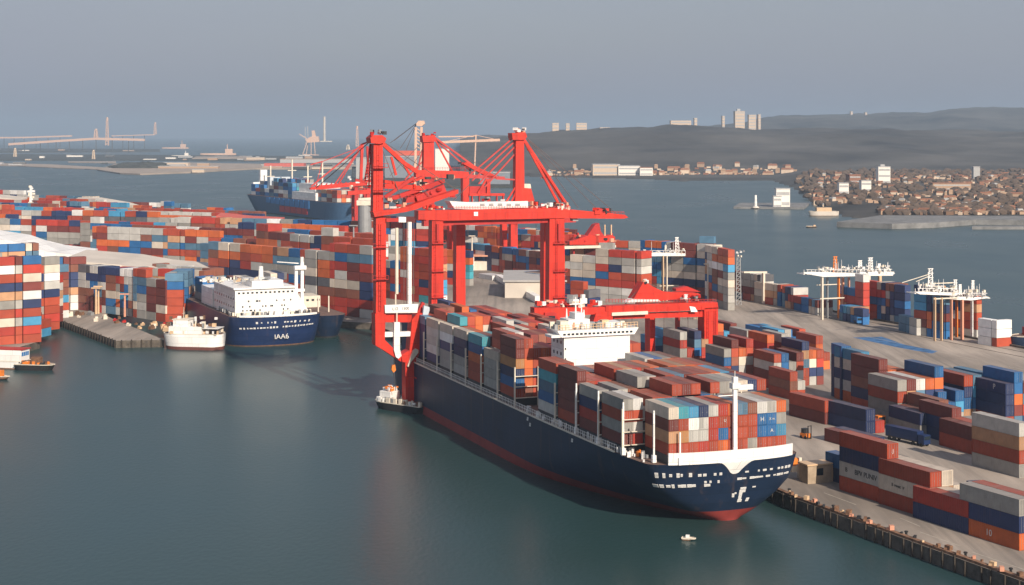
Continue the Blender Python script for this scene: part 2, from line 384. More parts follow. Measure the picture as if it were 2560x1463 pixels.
def u_of_x(h, x, z):
    """station at which the half breadth (with offset) reaches x at height z"""
    sd = 1 if x - h.to * .5 > 0 else -1
    lo, hi = 0.0, .3
    for _ in range(40):
        m = (lo + hi) / 2; px = h.pt(m, z, sd).x
        if (px < x) == (sd > 0): lo = m
        else: hi = m
    return lo, sd

# ================================================================== containers
ORD = ['', 'first', 'second', 'third', 'fourth', 'fifth', 'sixth', 'seventh', 'eighth', 'ninth', 'tenth', 'eleventh', 'twelfth', 'thirteenth', 'fourteenth', 'fifteenth', 'sixteenth', 'seventeenth', 'eighteenth']
CONT_MESH = {}
def cont_meshes(col, dims):
    k = (col, dims)
    if k in CONT_MESH: return CONT_MESH[k]
    Wd, Ln, Hh = dims; m = cont_mat(col)
    b = MB(); i = .05
    b.bb(-Wd / 2 + i, Wd / 2 - i, -Ln / 2 + i, Ln / 2 - i, .14, Hh - .03)
    pw = .16
    for sx in (-1, 1):
        for sy in (-1, 1): b.box((sx * (Wd / 2 - pw / 2), sy * (Ln / 2 - pw / 2), Hh / 2), (pw, pw, Hh))
        b.box((sx * (Wd / 2 - .05), 0, Hh - .07), (.10, Ln - 2 * pw - .01, .14)); b.box((sx * (Wd / 2 - .06), 0, .08), (.12, Ln - 2 * pw - .01, .16))
    for sy in (-1, 1):
        b.box((0, sy * (Ln / 2 - .05), Hh - .06), (Wd - 2 * pw - .01, .10, .12)); b.box((0, sy * (Ln / 2 - .06), .08), (Wd - 2 * pw - .01, .12, .16))
    ob = b.build('tmp', m); body = ob.data; body.name = 'container_body'; bpy.data.objects.remove(ob)
    d = MB(); lw = (Wd - 2 * pw) / 2 - .02; dh = Hh - .34
    d.box((0, 0, Hh / 2), (lw, .05, dh))
    for q in (-.22, .22): d.tube((q * lw * 2 * .5, -.05, .2), (q * lw * 2 * .5, -.05, Hh - .2), .028, n=5, mi=1)
    d.box((.22 * lw, -.06, Hh * .42), (.3, .04, .05), mi=1)
    ob = d.build('tmp', [m, GREY]); door = ob.data; door.name = 'container_door'; bpy.data.objects.remove(ob)
    CONT_MESH[k] = (body, door, lw)
    return CONT_MESH[k]
ALLC = []          # candidate boxes: dict(pos, rot, col, dims, label, group, doors)
def cbox(pos, rot, col, dims, label, group, show=True, kind=0, pri=None):
    d = (pos - Vector((0, 0, H))).length
    ALLC.append(dict(p=pos, r=rot, c=col, d=dims, l=label, g=group, pri=pri if pri is not None else d, show=show))
STD = (2.44, 12.19, 2.6)
def wchoice(ws):
    ks = list(ws); return random.choices(ks, [ws[k] for k in ks])[0]
SHIPW = {'rust red': 30, 'brick red': 10, 'maroon': 17, 'orange': 8, 'grey': 9, 'pale grey': 6, 'cream': 5, 'navy blue': 7, 'blue': 6, 'steel blue': 3, 'sky blue': 2, 'brown': 7, 'white': 1, 'teal': 1, 'tan': 2}

# ================================================================== the big container ship
class BluntHull(Hull):
    FB = [(-2, 1.0), (0, 2.2), (1.5, 6.0), (3.5, 9.6), (6, 13.2), (9, 16.4), (12, 17.8), (15, 18.6)]
    def pt(s, u, z, side):
        k = cl(z / s.zd) ** s.pk
        fb = interp(z, s.FB); uc = .012 + .014 * k; ud = s.uw + (s.ud - s.uw) * k
        half = fb * (1 - (1 - cl(u / uc)) ** 2.4) ** (1 / 2.4) + (s.B - fb) * (1 - (1 - cl(u / ud)) ** 1.9)
        if u > s.st: half *= 1 - (1 - k * .55) * ((u - s.st) / (1 - s.st)) ** 2 * .8
        y0 = s.yw + (s.yd - s.yw) * cl(z / s.zd) ** .9
        off = (s.to * (1 - k) + 1.2 * k) * (1 - cl(u / .3)) ** 1.2
        # the stem: a slight point in plan, strongest near the water
        return Vector((side * half + off, y0 + u * (s.L - y0), z))
def interp(x, pts):
    if x <= pts[0][0]: return pts[0][1]
    for (a, b), (c, d) in zip(pts[:-1], pts[1:]):
        if x <= c: return b + (d - b) * (x - a) / (c - a)
    return pts[-1][1]
SH = BluntHull(206, 20.0, 15.0, 4.2, -3.2, .12, 2.5, .42, 1.75, toff=4.6, stern=.93)
ship = thing('container_ship', 'long navy container ship with red bottom and white bow band, loaded with stacks', 'ship', (O.x, O.y, 0), TH)
SH.skin(2.7, 15.0, nu=60, nz=12).build('hull', NAVY, ship, fixn=True, smooth=True)
SH.skin(-1.5, 2.7, nu=60, nz=4).build('hull_bottom', BOOT, ship, fixn=True, smooth=True)['label'] = 'red lower hull above the waterline'
SH.deck(14.9, nu=60).build('deck', DECK, ship)
# sheer rail strip, cream, along the left and right deck edge
g = MB(); us = [.09 + .9 * i / 60 for i in range(61)]
for sd_ in (-1, 1):
    g = MB()
    for a, c in zip(us[:-1], us[1:]):
        p, q = SH.pt(a, 15, sd_), SH.pt(c, 15, sd_); p.z = q.z = 15.1; g.bar(p, q, .35, .35)
    g.build('sheer_strake', CREAM, ship)
# white bulwark band across the bow with the drop in the middle
bw = MB(); xs = [-13.9 + 31.6 * i / 46 for i in range(47)]; C0 = 2.3
def drop(x):
    k = abs(x - C0)
    return 14.95 if k > 4.2 else 14.95 - 3.0 * (cl((4.2 - k) / 3.4) ** 1.5)
def bowpt(x, z, out):
    u, sd_ = u_of_x(SH, x, min(z, 15.0)); p = SH.pt(u, min(z, 15.0), sd_)
    return Vector((x, p.y - out, z))
vs = []; NZ = 7
for x in xs:
    zs = [drop(x) + (17.6 - drop(x)) * i / (NZ - 1) for i in range(NZ)]
    vs += [bowpt(x, z, .16 + .14 * cl((z - 15) / 2.6)) for z in zs] + [bowpt(x, 17.6, -.12), bowpt(x, max(14.8, drop(x)), -.12)]
fs = []; RN = NZ + 2
for i in range(len(xs) - 1):
    for j in range(RN): fs.append((RN * i + j, RN * i + (j + 1) % RN, RN * i + RN + (j + 1) % RN, RN * i + RN + j))
fs += [tuple(range(RN)), tuple(RN * (len(xs) - 1) + j for j in range(RN - 1, -1, -1))]
bw.add(vs, fs); bw.build('bulwark', WHITE, ship, fixn=True)['label'] = 'white band across the bow with a pointed drop in the middle'
# white marks on the bow shell: two broken rows, draught marks and an emblem
mk = MB(); rnd = random.Random(3)
def bmark(x, z, w, h):
    u0, s0 = u_of_x(SH, x - w / 2, z); u1, s1 = u_of_x(SH, x + w / 2, z)
    if s0 == s1: SH.mark(mk, u0, u1, z - h / 2, z + h / 2, s0, out=.10)
for x in (-14.9, -13.9, -12.6, -11.6, -10.2, -9.3, -8.0, -7.0): bmark(x, 9.7, rnd.uniform(.6, 1.1), rnd.uniform(.5, .9))
for x in (-15.6, -14.2, -12.8, -11.2, -10.4, -8.4): bmark(x, 12.4, rnd.uniform(.35, .8), rnd.uniform(.6, 1.3))
for x in (-6.2, -5.0, -2.5, -1.1, 5.5, 8.6, 10.2, 12, 14.2, 15.2, 16.4, 17.4): bmark(x, 12.2, rnd.uniform(.4, 1.0), rnd.uniform(.3, .6))
for x in (4.0, 5.2, 7.2, 8.4, 9.6, 11.5, 13.4, 14.6, 15.6, 16.6, 17.4): bmark(x, 10.6, rnd.uniform(.5, 1.3), rnd.uniform(.25, .5))
for x, z, w, h in ((-4.4, 10.4, .6, .5), (-3.2, 10.4, .5, .5), (-3.8, 9.6, 1.5, .55), (-1.2, 10.3, .5, .6)): bmark(x, z, w, h)
for x, z, w, h in ((5.6, 8.1, 1.5, .45), (8.4, 8.2, .9, .25), (5.3, 6.4, .85, 2.6), (5.9, 7.4, .9, .6), (3.4, 6.5, .6, .9), (3.9, 7.0, .5, .35), (5.4, 5.0, 1.1, .6), (7.4, 5.1, .8, .8)): bmark(x, z, w, h)
mk.each('hull_marking', WHITE, ship)
# anchor pocket + draught pads further back on the left side
mk = MB()
for u, z in ((.33, 12.2), (.34, 13.4), (.20, 13.0)): SH.mark(mk, u, u + .004, z, z + .9, -1)
mk.each('hull_marking', WHITE, ship)

BAYS = [(-1.2, 12, -13.6)] + [(12.6 + 13.6 * i, 15, -18.3) for i in range(4)] + [(82 + 13.6 * i, 15, -18.3) for i in range(8)]
hc = MB(); lb_x = []
for s0, n, t0 in BAYS:
    hc.bb(t0 - .1, t0 + 2.44 * n + .3, s0 + .3, s0 + 11.9, 14.95, 16.9)
hc.build('hatch_cover', DARK, ship)
def lashing(y):
    m = MB()
    for t in (-18.9, -12.2, -6, 0, 6, 12.2, 18.9): m.box((t, y, 20.2), (.32, .5, 10.6))
    for z in (17.2, 20.2, 23.0): m.box((0, y, z), (38, .55, .16))
    return m.build('lashing_bridge', CREAM, ship)
for s0, n, t0 in BAYS[1:]: lashing(s0 - .75)
# rails, winches and fittings along the left deck edge
m = MB(); rr = random.Random(5)
for i in range(150):
    u = .09 + .85 * i / 150; p = SH.pt(u, 15, -1); p.x += .5
    m.box((p.x, p.y, 15.9), (.10, .10, 1.6))
for z in (15.9, 16.6):
    for a, c in zip(us[:-1], us[1:]):
        p, q = SH.pt(a, 15, -1), SH.pt(c, 15, -1); p.z = q.z = z; p.x += .5; q.x += .5; m.bar(p, q, .08)
m.build('deck_rail', WHITE, ship)
m = MB()
for i in range(60):
    u = .075 + .3 * rr.random() ** 1.3; p = SH.pt(u, 15, -1); p.x += rr.uniform(.8, 2.2); h_ = rr.uniform(.5, 1.7)
    m.box((p.x, p.y, 15 + h_ / 2), (rr.uniform(.3, 1.1), rr.uniform(.3, 1.3), h_), rr.random() * 3, mi=rr.choice([0, 0, 0, 1, 2]))
for i in range(26):
    x = rr.choice([rr.uniform(-18.6, -14.6), rr.uniform(16.6, 19)]); h_ = rr.uniform(.5, 2.0)
    m.box((x, rr.uniform(3, 11), 15 + h_ / 2), (rr.uniform(.3, 1), rr.uniform(.3, 1), h_), rr.random() * 3, mi=rr.choice([0, 0, 1, 3]))
m.each('deck_fitting', [WHITE, GREY, CREAM, ORANGE], ship)
# foremast standing on the bow
m = MB(); m.box((2.3, -2.2, 24.2), (.95, .7, 14.4)); m.box((2.3, -2.2, 31.7), (1.9, 1.6, 1.3)); m.box((2.3, -2.2, 33.0), (1.1, 1.0, 1.4))
m.box((4.6, -1.8, 31.2), (4.6, .9, 1.1)); m.box((.2, -2.1, 29.6), (4.0, .18, .18)); m.tube((2.3, -2.2, 33), (2.3, -2.2, 35), .09)
m.build('foremast', WHITE, ship)
for x in (-15.3, -13.9, -10.2): 
    pass
m = MB()
for x, y, h_ in ((-15.6, 2.2, 11.5), (-11.4, -2.3, 7.2), (-18.6, 12.0, 12.0), (-18.9, 25.4, 12.6), (-18.9, 38.8, 12.4)):
    m.box((x, y, 15 + h_ / 2), (.36, .36, h_)); m.box((x, y, 15.8), (.9, .9, 1.6))
m.each('deck_post', WHITE, ship, 2)
# superstructure: tall plain white block with bridge wings
BY = 69.2
sup = MB(); sup.bb(-9.6, 9.4, BY, BY + 9, 15, 34.6); o_ = sup.build('superstructure', WHITE, ship)
wv = MB(); wv.prism_xz([(-10.6, 34.6), (10.4, 34.6), (11.6, 36.4), (-11.8, 36.4)], BY - .8, BY + 8.5); wv.bb(-13.4, -10.6, BY - .6, BY + 4, 34.6, 35.2)
wv.build('bridge_wing', WHITE, o_)
w = MB()
for i in range(17): w.box((-9.8 + i * 1.2, BY - .62, 35.35), (.75, .5, .5))
for z in (20, 22.8, 25.8, 28.8, 31.5): w.box((-9.2, BY - .03, z), (.35, .12, .5))
for z in (18, 21, 24, 27, 30, 33):
    for y in (2.0, 4.6, 7.0): w.box((-9.62, BY + y, z), (.12, .6, .8))
w.each('window', GLASS, o_)
r_ = MB()
for i in range(24):
    r_.box((-11.4 + i * .99, BY - .6, 37.1), (.12, .12, 1.4))
for z in (37.1, 37.8): r_.box((0, BY - .6, z), (23, .1, .12))
r_.build('railing', TANP, o_)
w = MB(); w.bb(-7.5, -1.4, BY + 2, BY + 8, 36.4, 38.8); w.bb(-5.2, -2.6, BY + 3, BY + 7, 38.8, 40.4); w.bb(-10.2, -7.9, BY + 1, BY + 4, 36.4, 38.6, mi=1); w.bb(3.4, 8.2, BY + 2.4, BY + 7.6, 36.4, 37.6)
for x, hh in ((-4.2, 44.5), (-2.5, 42.2), (-6.8, 41.5), (-1.8, 41)): w.tube((x, BY + 5, 39), (x, BY + 5, hh), .28, .12)
w.bar((-6.0, BY + 5, 42.6), (-2.4, BY + 5, 42.6), .25); w.box((-4.2, BY + 5, 43.6), (1.8, .5, .4))
w.build('navigation_mast', [WHITE, CREAM], o_)
w = MB(); rr = random.Random(15)
for i in range(44):
    s_ = rr.uniform(.5, 1.5); w.box((rr.uniform(-11, 9) if i % 3 else rr.uniform(-11, -3), BY + rr.uniform(0, 7), 36.4 + s_ * .6), (s_, s_ * rr.uniform(.5, 1.3), s_ * 1.2), mi=rr.randrange(5))
w.each('bridge_top_gear', [WHITE, CREAM, TANP, GREY, SALMON], o_)
fn = MB(); fn.bb(-4, 5, BY + 11, BY + 15, 15, 33); fn.build('funnel', BLUEP, ship)

# ---- boxes on the ship
G4 = ['cream,teal,sky blue,navy blue,pale grey,brick red,orange,steel blue,brown,white,pale grey,orange',
      'maroon,rust red,white,pale grey,brick red,rust red,rust red,rust red,rust red,blue,blue,grey',
      'tan,ochre,pale grey,pale grey,brick red,blue,rust red,rust red,rust red,blue,blue,sky blue',
      'rust red,rust red,rust red,brick red,rust red,orange,rust red,rust red,grey,rust red,rust red,rust red']
G4 = [q.split(',') for q in G4][::-1]
SG = 'containers stacked on the long navy ship'
rs = random.Random(11)
tiers = {}
for bi, (s0, n, t0) in enumerate(BAYS):
    for c in range(n):
        f = c / (n - 1)
        if bi == 0: k = 4
        elif bi == 1: k = [4, 4, 3, 4, 4, 5, 5, 5, 4, 5, 5, 5, 5, 5, 5][c]
        elif bi == 2: k = [4, 3, 4, 4, 5, 5, 4, 5, 5, 5, 5, 5, 5, 5, 5][c]
        elif bi == 3: k = [5, 4, 4, 4, 5, 5, 5, 5, 5, 4, 5, 5, 5, 5, 5][c]
        elif bi == 4: k = [5, 5, 4, 4, 4, 4, 4, 4, 4, 4, 5, 5, 5, 5, 4][c]
        else: k = rs.choice([4, 5, 5, 6]) if c < 6 else rs.choice([4, 5, 5])
        if bi == 5: k = [6, 6, 5, 5, 5, 4, 4, 5, 5, 5, 5, 5, 5, 5, 5][c]
        if bi > 8 and c == 0: k = 5
        tiers[bi, c] = k
FIX = {(1, 0): 'maroon,grey,rust red,grey', (1, 1): 'brick red,pale grey,rust red,white', (2, 0): 'maroon,brick red,navy blue,grey', (2, 1): 'rust red,brick red,navy blue',
       (3, 0): 'rust red,maroon,maroon,maroon,maroon', (4, 0): 'pale grey,blue,steel blue,teal,rust red', (5, 0): 'rust red,blue,navy blue,ochre,maroon,maroon', (6, 0): 'pale grey,grey,grey,cream,maroon',
       (7, 0): 'rust red,rust red,orange,blue,teal', (8, 0): 'pale grey,grey,navy blue,navy blue,cream', (9, 0): 'grey,grey,navy blue,white,cream', (10, 0): 'navy blue,white,pale grey,pale grey,cream',
       (11, 0): 'navy blue,navy blue,navy blue,navy blue,steel blue', (12, 0): 'navy blue,navy blue,navy blue,navy blue,navy blue'}
for bi, (s0, n, t0) in enumerate(BAYS):
    for c in range(n):
        t = t0 + 1.24 + c * 2.46
        fx = FIX.get((bi, c)); fx = fx.split(',') if fx else []
        dark_side = c < 2
        last = None
        for k in range(tiers[bi, c]):
            if bi == 0: col = G4[k][c]
            elif k < len(fx): col = fx[k]
            else:
                col = wchoice(SHIPW)
                if last and rs.random() < .3: col = last
            last = col
            front_open = bi in (0,) or tiers.get((bi - 1, c if bi != 1 else max(0, min(11, c - 2))), 0) <= k or (bi == 1 and c < 2) or bi == 5
            show = k == tiers[bi, c] - 1 or c == 0 or front_open or tiers[bi, c - 1] <= k
            # hidden behind the bridge or deep aft
            row = ['bow bay', 'second bay from bow', 'third bay from bow', 'fourth bay from bow', 'bay touching the bridge front',
                   'first bay behind bridge', 'second bay behind bridge', 'third bay behind bridge', 'fourth bay behind bridge', 'fifth bay behind bridge', 'sixth bay behind bridge', 'seventh bay behind bridge', 'aftmost bay'][bi]
            lab = f"{col} container on ship, {row}, {ORD[c+1]} from left, {ORD[k+1]} tier"
            p = T(s0 + 6.1, t, 16.95 + k * 2.66)
            pri = (p - cam.location).length
            if bi >= 5 and c > 3: pri += 260
            elif k < tiers[bi, c] - 1 and c > 0 and bi > 0: pri += 120
            cbox(p, TH, col, STD, lab, SG, show=show, pri=pri)

# ================================================================== explicit stacks on the quay (near side)
def stack(u, v, cols, where, sc=1.35, rot=None, length=None, z=3.05, gap=.06):
    """cols: list (left to right) of colour lists bottom -> top; (u, v) = near left bottom corner in the photograph"""
    rot = TH if rot is None else R(rot)
    dims = (round(2.44 * sc, 2), round(length or 12.19 * sc, 2), round(2.6 * sc, 2))
    a = Vector((-math.sin(rot), math.cos(rot), 0)); r = Vector((math.cos(rot), math.sin(rot), 0))
    base = W(u, v, 3.0)
    for ci, colr in enumerate(cols):
        if isinstance(colr, str): colr = colr.split(',')
        for k, col in enumerate(colr):
            p = base + a * dims[1] / 2 + r * (dims[0] / 2 + ci * (dims[0] + .12)); p.z = z + k * (dims[2] + gap)
            pos = ('bottom one' if k == 0 else 'top one' if k == len(colr) - 1 else ORD[k + 1] + ' up')
            colw = f", {ORD[ci+1]} column" if len(cols) > 1 else ''
            top = k == len(colr) - 1
            cbox(p, rot, col, dims, f"{col} container, {pos}, {where}{colw}", 'containers stacked on the quay', show=True, pri=(p - cam.location).length * (.8 if ci == 0 or top else 1.25))
rq = random.Random(21)
def rc(n, ws=None):
    random.seed(rq.random()); return ','.join(wchoice(ws or SHIPW) for _ in range(n))
# lower right row beside the water (long boxes)
Lk = dict(sc=1.32, rot=26, length=17.6)
stack(2122, 1216, ['navy blue,blue'], 'left end of waterside row', sc=1.3, rot=27, length=9)
stack(2218, 1263, ['rust red,pale grey,navy blue,rust red', 'rust red,maroon,grey'], 'first stack of waterside row', **Lk)
stack(2325, 1300, ['rust red,cream,rust red', 'maroon,tan,cream', 'maroon,cream'], 'second stack of waterside row', **Lk)
stack(2420, 1337, ['navy blue,brick red', 'navy blue,cream'], 'third stack of waterside row', **Lk)
stack(2462, 1344, ['navy blue,navy blue,navy blue'], 'tall navy pile in waterside row', sc=1.3, rot=12, length=8)
stack(2548, 1378, ['orange,navy blue,grey', 'brick red,rust red,rust red'], 'last stack of waterside row', **Lk)
# single boxes on the open apron beside the bow
stack(2062, 1062, ['maroon,rust red', 'brick red'], 'lone pair right of the bow', **Lk)
stack(2165, 1086, ['navy blue,navy blue', 'brick red'], 'blue pair on open apron', **Lk)
stack(2162, 1130, ['maroon', 'navy blue'], 'low row in front of the waterside stacks', **Lk)
# tall middle block
K = dict(sc=1.26)
stack(2104, 1001, ['navy blue,navy blue,navy blue,navy blue,blue'], 'left end of tall middle block', sc=1.3, rot=10, length=9)
stack(2152, 1014, ['orange,pale grey,navy blue,cream,sky blue', 'steel blue,rust red,grey,maroon'], 'first pile of tall middle block', **K)
stack(2197, 1037, ['rust red,navy blue,brown,maroon,maroon', 'blue,tan,rust red,orange', 'grey,brown,navy blue,orange'], 'second pile of tall middle block', **K)
stack(2244, 1066, ['grey,grey,rust red,grey', 'grey,maroon,tan,maroon', 'grey,navy blue,steel blue,white', 'brown,blue,navy blue,orange', 'tan,rust red,navy blue,orange,blue'], 'third pile of tall middle block', **K)
stack(2300, 1094, ['grey,navy blue', 'navy blue,maroon', 'maroon,tan,brown'], 'fourth pile of tall middle block', **K)
# right block
stack(2380, 1112, ['navy blue,navy blue,maroon', 'steel blue,tan'], 'blue pile left of right block', **K)
stack(2410, 1052, ['tan,blue,navy blue,rust red', 'grey,blue,sky blue,steel blue'], 'back row of right block', **K)
stack(2462, 1046, ['grey,blue,sky blue,sky blue'], 'pale pile of right block', **K)
stack(2445, 1142, ['rust red,maroon', 'maroon,rust red', 'tan,grey'], 'front pile of right block', sc=1.4)
stack(2514, 1070, ['rust red,navy blue,navy blue,navy blue', 'steel blue,maroon,orange,blue,blue', 'navy blue,brick red,steel blue,maroon'], 'navy tower of right block', sc=1.2)
stack(2548, 1196, ['grey,rust red,tan,pale grey', 'cream,orange,tan', 'cream,grey'], 'big pile at right edge', sc=1.28, rot=24, length=17.5)
# quay block behind the bow, right of the ship
QW = dict(SHIPW); QW.update({'navy blue': 14, 'blue': 12, 'pale grey': 9, 'steel blue': 8})
for (u, v, h_, w_, nm) in ((2005, 965, 5, 3, 'red pile right of the ship'), (1975, 1000, 4, 2, 'near pile right of the ship'), (1900, 945, 5, 4, 'tall pile by the red gantry leg'), (1935, 975, 4, 4, 'low pile by the gantry leg'),
                           (1850, 908, 4, 3, 'blue pile behind the gantry leg'), (1945, 905, 4, 3, 'far pile beyond the gantry leg'), (1810, 960, 5, 4, 'pile under the gantry'), (1700, 935, 5, 4, 'pile inside the gantry'), (1640, 905, 4, 4, 'dark pile inside the gantry'), (1760, 890, 4, 5, 'back pile inside the gantry')):
    cs = []
    for i in range(w_):
        cs.append(rc(max(2, h_ - rq.choice([0, 0, 1, 1, 2])), QW))
    stack(u, v, cs, nm, sc=1.12)

stack(1905, 858, ['navy blue,blue', 'steel blue,navy blue', 'blue,sky blue'], 'low blue row beyond the gantry', sc=1.15)
stack(1965, 884, ['pale grey,navy blue,blue', 'rust red,blue', 'orange,rust red,rust red'], 'mixed row at the open apron edge', sc=1.15)
stack(2040, 925, ['tan,navy blue,orange,rust red', 'orange,rust red'], 'orange pile at the open apron edge', sc=1.15)
stack(2345, 1062, ['steel blue,rust red,blue', 'navy blue,blue', 'grey,sky blue,blue'], 'blue pile behind the truck', sc=1.2)
stack(2290, 1030, ['tan,grey', 'blue,brown,blue', 'navy blue,orange'], 'low pile inside tall middle block', sc=1.2)
# ================================================================== far container walls -> one "stuff" object
FARW = {'rust red': 17, 'brick red': 10, 'maroon': 10, 'orange': 5, 'brown': 8, 'grey': 10, 'pale grey': 11, 'cream': 11, 'white': 7, 'dark grey': 3, 'navy blue': 12, 'blue': 14, 'steel blue': 9, 'sky blue': 5, 'teal': 1, 'tan': 5}
FV = []; FF = []; FCc = []
def fbox(c, d, rz, col, jit=None):
    j = rq.uniform(.8, 1.18)
    col = [min(.8, x * j * 1.22) for x in CCOL[col]]
    x, y, z = d[0] / 2, d[1] / 2, d[2]; cs, sn = math.cos(rz), math.sin(rz); o = len(FV)
    for a in (-x, x):
        for b_ in (-y, y):
            for e in (0, z): FV.append((c[0] + a * cs - b_ * sn, c[1] + a * sn + b_ * cs, c[2] + e))
    for q in ((0, 1, 3, 2), (4, 6, 7, 5), (0, 4, 5, 1), (2, 3, 7, 6), (0, 2, 6, 4), (1, 5, 7, 3)):
        FF.append(tuple(i + o for i in q)); FCc.append(col)
def wall(u0, v0, u1, v1, tiers_, sc=1.4, depth=1, long_=.55, ws=None, z=3.05, bands=None, big=6.06):
    """a row of piled boxes along the base line (u0,v0)-(u1,v1)"""
    p, q = W(u0, v0), W(u1, v1); d = q - p; n = d.length; e = d / n; rz = math.atan2(e.y, e.x); back = Vector((-e.y, e.x, 0))
    if back.y < 0: back = -back
    hB = 2.6 * sc
    for dp in range(depth):
        x = 0; lastk = None; rowc = {}
        while x < n:
            lng = rq.random() < long_
            wdt = (big if lng else 2.44) * sc
            f = x / n
            kk = tiers_[0] + (tiers_[1] - tiers_[0]) * f
            k = max(1, int(round(kk + rq.choice([0, 0, 0, 0, -1, 1]))))
            if lastk and rq.random() < .82 and abs(lastk - kk) < 1.6: k = lastk
            lastk = k
            c = p + e * (x + wdt / 2) + back * (dp * (2.44 if lng else 6.06) * sc * 1.05 + (2.44 if lng else 6.06) * sc / 2)
            pc = None
            for i in range(k):
                random.seed(rq.random()); col = wchoice(ws or FARW)
                if bands and rq.random() < .8: col = rq.choice(bands[i % len(bands)])
                elif i in rowc and rq.random() < .38: col = rowc[i]
                elif pc and rq.random() < .15: col = pc
                pc = col; rowc[i] = col
                fbox((c.x, c.y, z + i * (hB + .16)), (wdt - .42, (2.44 if lng else 6.06) * sc, hB), rz, col)
            x += wdt + (rq.choice([0, 0, 0, 0, 0, .9]) if lng else 0)
BLUEW = dict(FARW); BLUEW.update({'blue': 34, 'steel blue': 22, 'navy blue': 18, 'sky blue': 10})
GREYW = dict(FARW); GREYW.update({'grey': 34, 'pale grey': 22, 'cream': 16})
REDW = dict(FARW); REDW.update({'brick red': 40, 'rust red': 34, 'orange': 16})
# left foreground tower
LB = [['rust red', 'rust red', 'orange'], ['rust red', 'brick red'], ['grey', 'pale grey', 'sky blue'], ['brick red', 'rust red'], ['navy blue', 'navy blue', 'grey'], ['cream', 'tan', 'pale grey', 'brown'], ['navy blue', 'navy blue', 'maroon'], ['cream', 'brick red', 'rust red'], ['cream', 'white', 'pale grey'], ['brick red', 'brick red', 'maroon']]
wall(-60, 868, 92, 856, (10, 10), 1.3, 1, .9, bands=LB); wall(-60, 845, 120, 826, (9, 9), 1.3, 1, .7, bands=LB[:9])
wall(96, 846, 112, 842, (4, 3), 1.3, 1, .3); wall(118, 812, 158, 803, (6, 5), 1.3, 1, .4); wall(-60, 815, 150, 796, (9, 7), 1.3, 1, .5); wall(-60, 790, 190, 775, (8, 7), 1.35, 1, .5)
# blue / grey wall behind the small pad
wall(190, 774, 330, 792, (6, 6), 1.35, 1, .3, BLUEW); wall(332, 793, 412, 806, (6, 6), 1.4, 1, .6, GREYW); wall(412, 806, 440, 790, (6, 6), 1.35, 1, .5, BLUEW)
wall(190, 755, 500, 775, (5, 4.6), 1.4, 1, .5); wall(380, 752, 520, 768, (5, 4.6), 1.4, 1, .6, GREYW)
# the broad left yard, row behind row
for (a, b_, c, d, t0, t1, w_) in ((520, 744, 905, 795, 7, 8, REDW), (500, 722, 925, 768, 6.5, 8, FARW), (640, 704, 925, 742, 7, 8, REDW), (230, 662, 640, 684, 6, 6.4, FARW), (640, 690, 930, 716, 7, 8, FARW), (200, 650, 930, 690, 6, 7, FARW),
                             (-40, 634, 930, 668, 6, 7, FARW), (-40, 618, 920, 648, 6, 5.4, REDW), (-40, 603, 760, 626, 6, 4, FARW), (-40, 590, 690, 613, 6, 3.4, REDW), (-40, 577, 650, 600, 6, 4, FARW), (-40, 566, 640, 592, 6, 4.4, FARW), (-40, 556, 560, 580, 6.4, 4.4, REDW), (-40, 547, 470, 566, 6, 4, FARW)):
    wall(a, b_, c, d, (t0, t1), 1.55, 1, .78, w_)
# behind the cranes
for (a, b_, c, d, t0, t1, w_) in ((940, 742, 1075, 760, 6, 6, REDW), (960, 700, 1170, 715, 6, 6, REDW), (1165, 668, 1400, 704, 4, 4, FARW), (1165, 650, 1420, 672, 5, 5, REDW), (940, 660, 1170, 668, 7, 6, FARW), (1165, 632, 1420, 655, 5, 5, FARW), (900, 625, 1420, 645, 6, 5, REDW)):
    wall(a, b_, c, d, (t0, t1), 1.45, 1, .5, w_)
# middle right wall
wall(1412, 745, 1600, 762, (6, 7), 1.4, 1, .5); wall(1600, 740, 1762, 756, (8, 8), 1.35, 1, .5); wall(1762, 757, 1815, 775, (8, 7.6), 1.35, 1, .9, GREYW)
wall(1410, 726, 1600, 735, (7, 7.4), 1.4, 1, .5, FARW); wall(1520, 722, 1780, 734, (7, 8), 1.4, 1, .5, REDW); wall(1405, 700, 1600, 706, (6, 6), 1.4, 1, .5)
wall(1412, 780, 1470, 786, (3, 2), 1.4, 1, .5)
# along the far right quay
for (a, b_, c, d, t0, t1, w_) in ((1828, 744, 1900, 757, 4, 4, FARW), (1885, 756, 1950, 766, 3, 3, FARW), (1955, 768, 2040, 788, 3.4, 3.4, GREYW), (2098, 800, 2150, 811, 2, 2, BLUEW), (2140, 792, 2255, 812, 5, 5, FARW), (2095, 790, 2140, 800, 5, 6, REDW), (2246, 826, 2280, 836, 2.2, 2, GREYW), (2284, 836, 2345, 846, 5, 5, FARW), (2290, 826, 2440, 846, 4.5, 4, FARW), (2444, 860, 2492, 868, 3, 3, BLUEW)):
    wall(a, b_, c, d, (t0, t1), 1.3, 1, .4, w_)

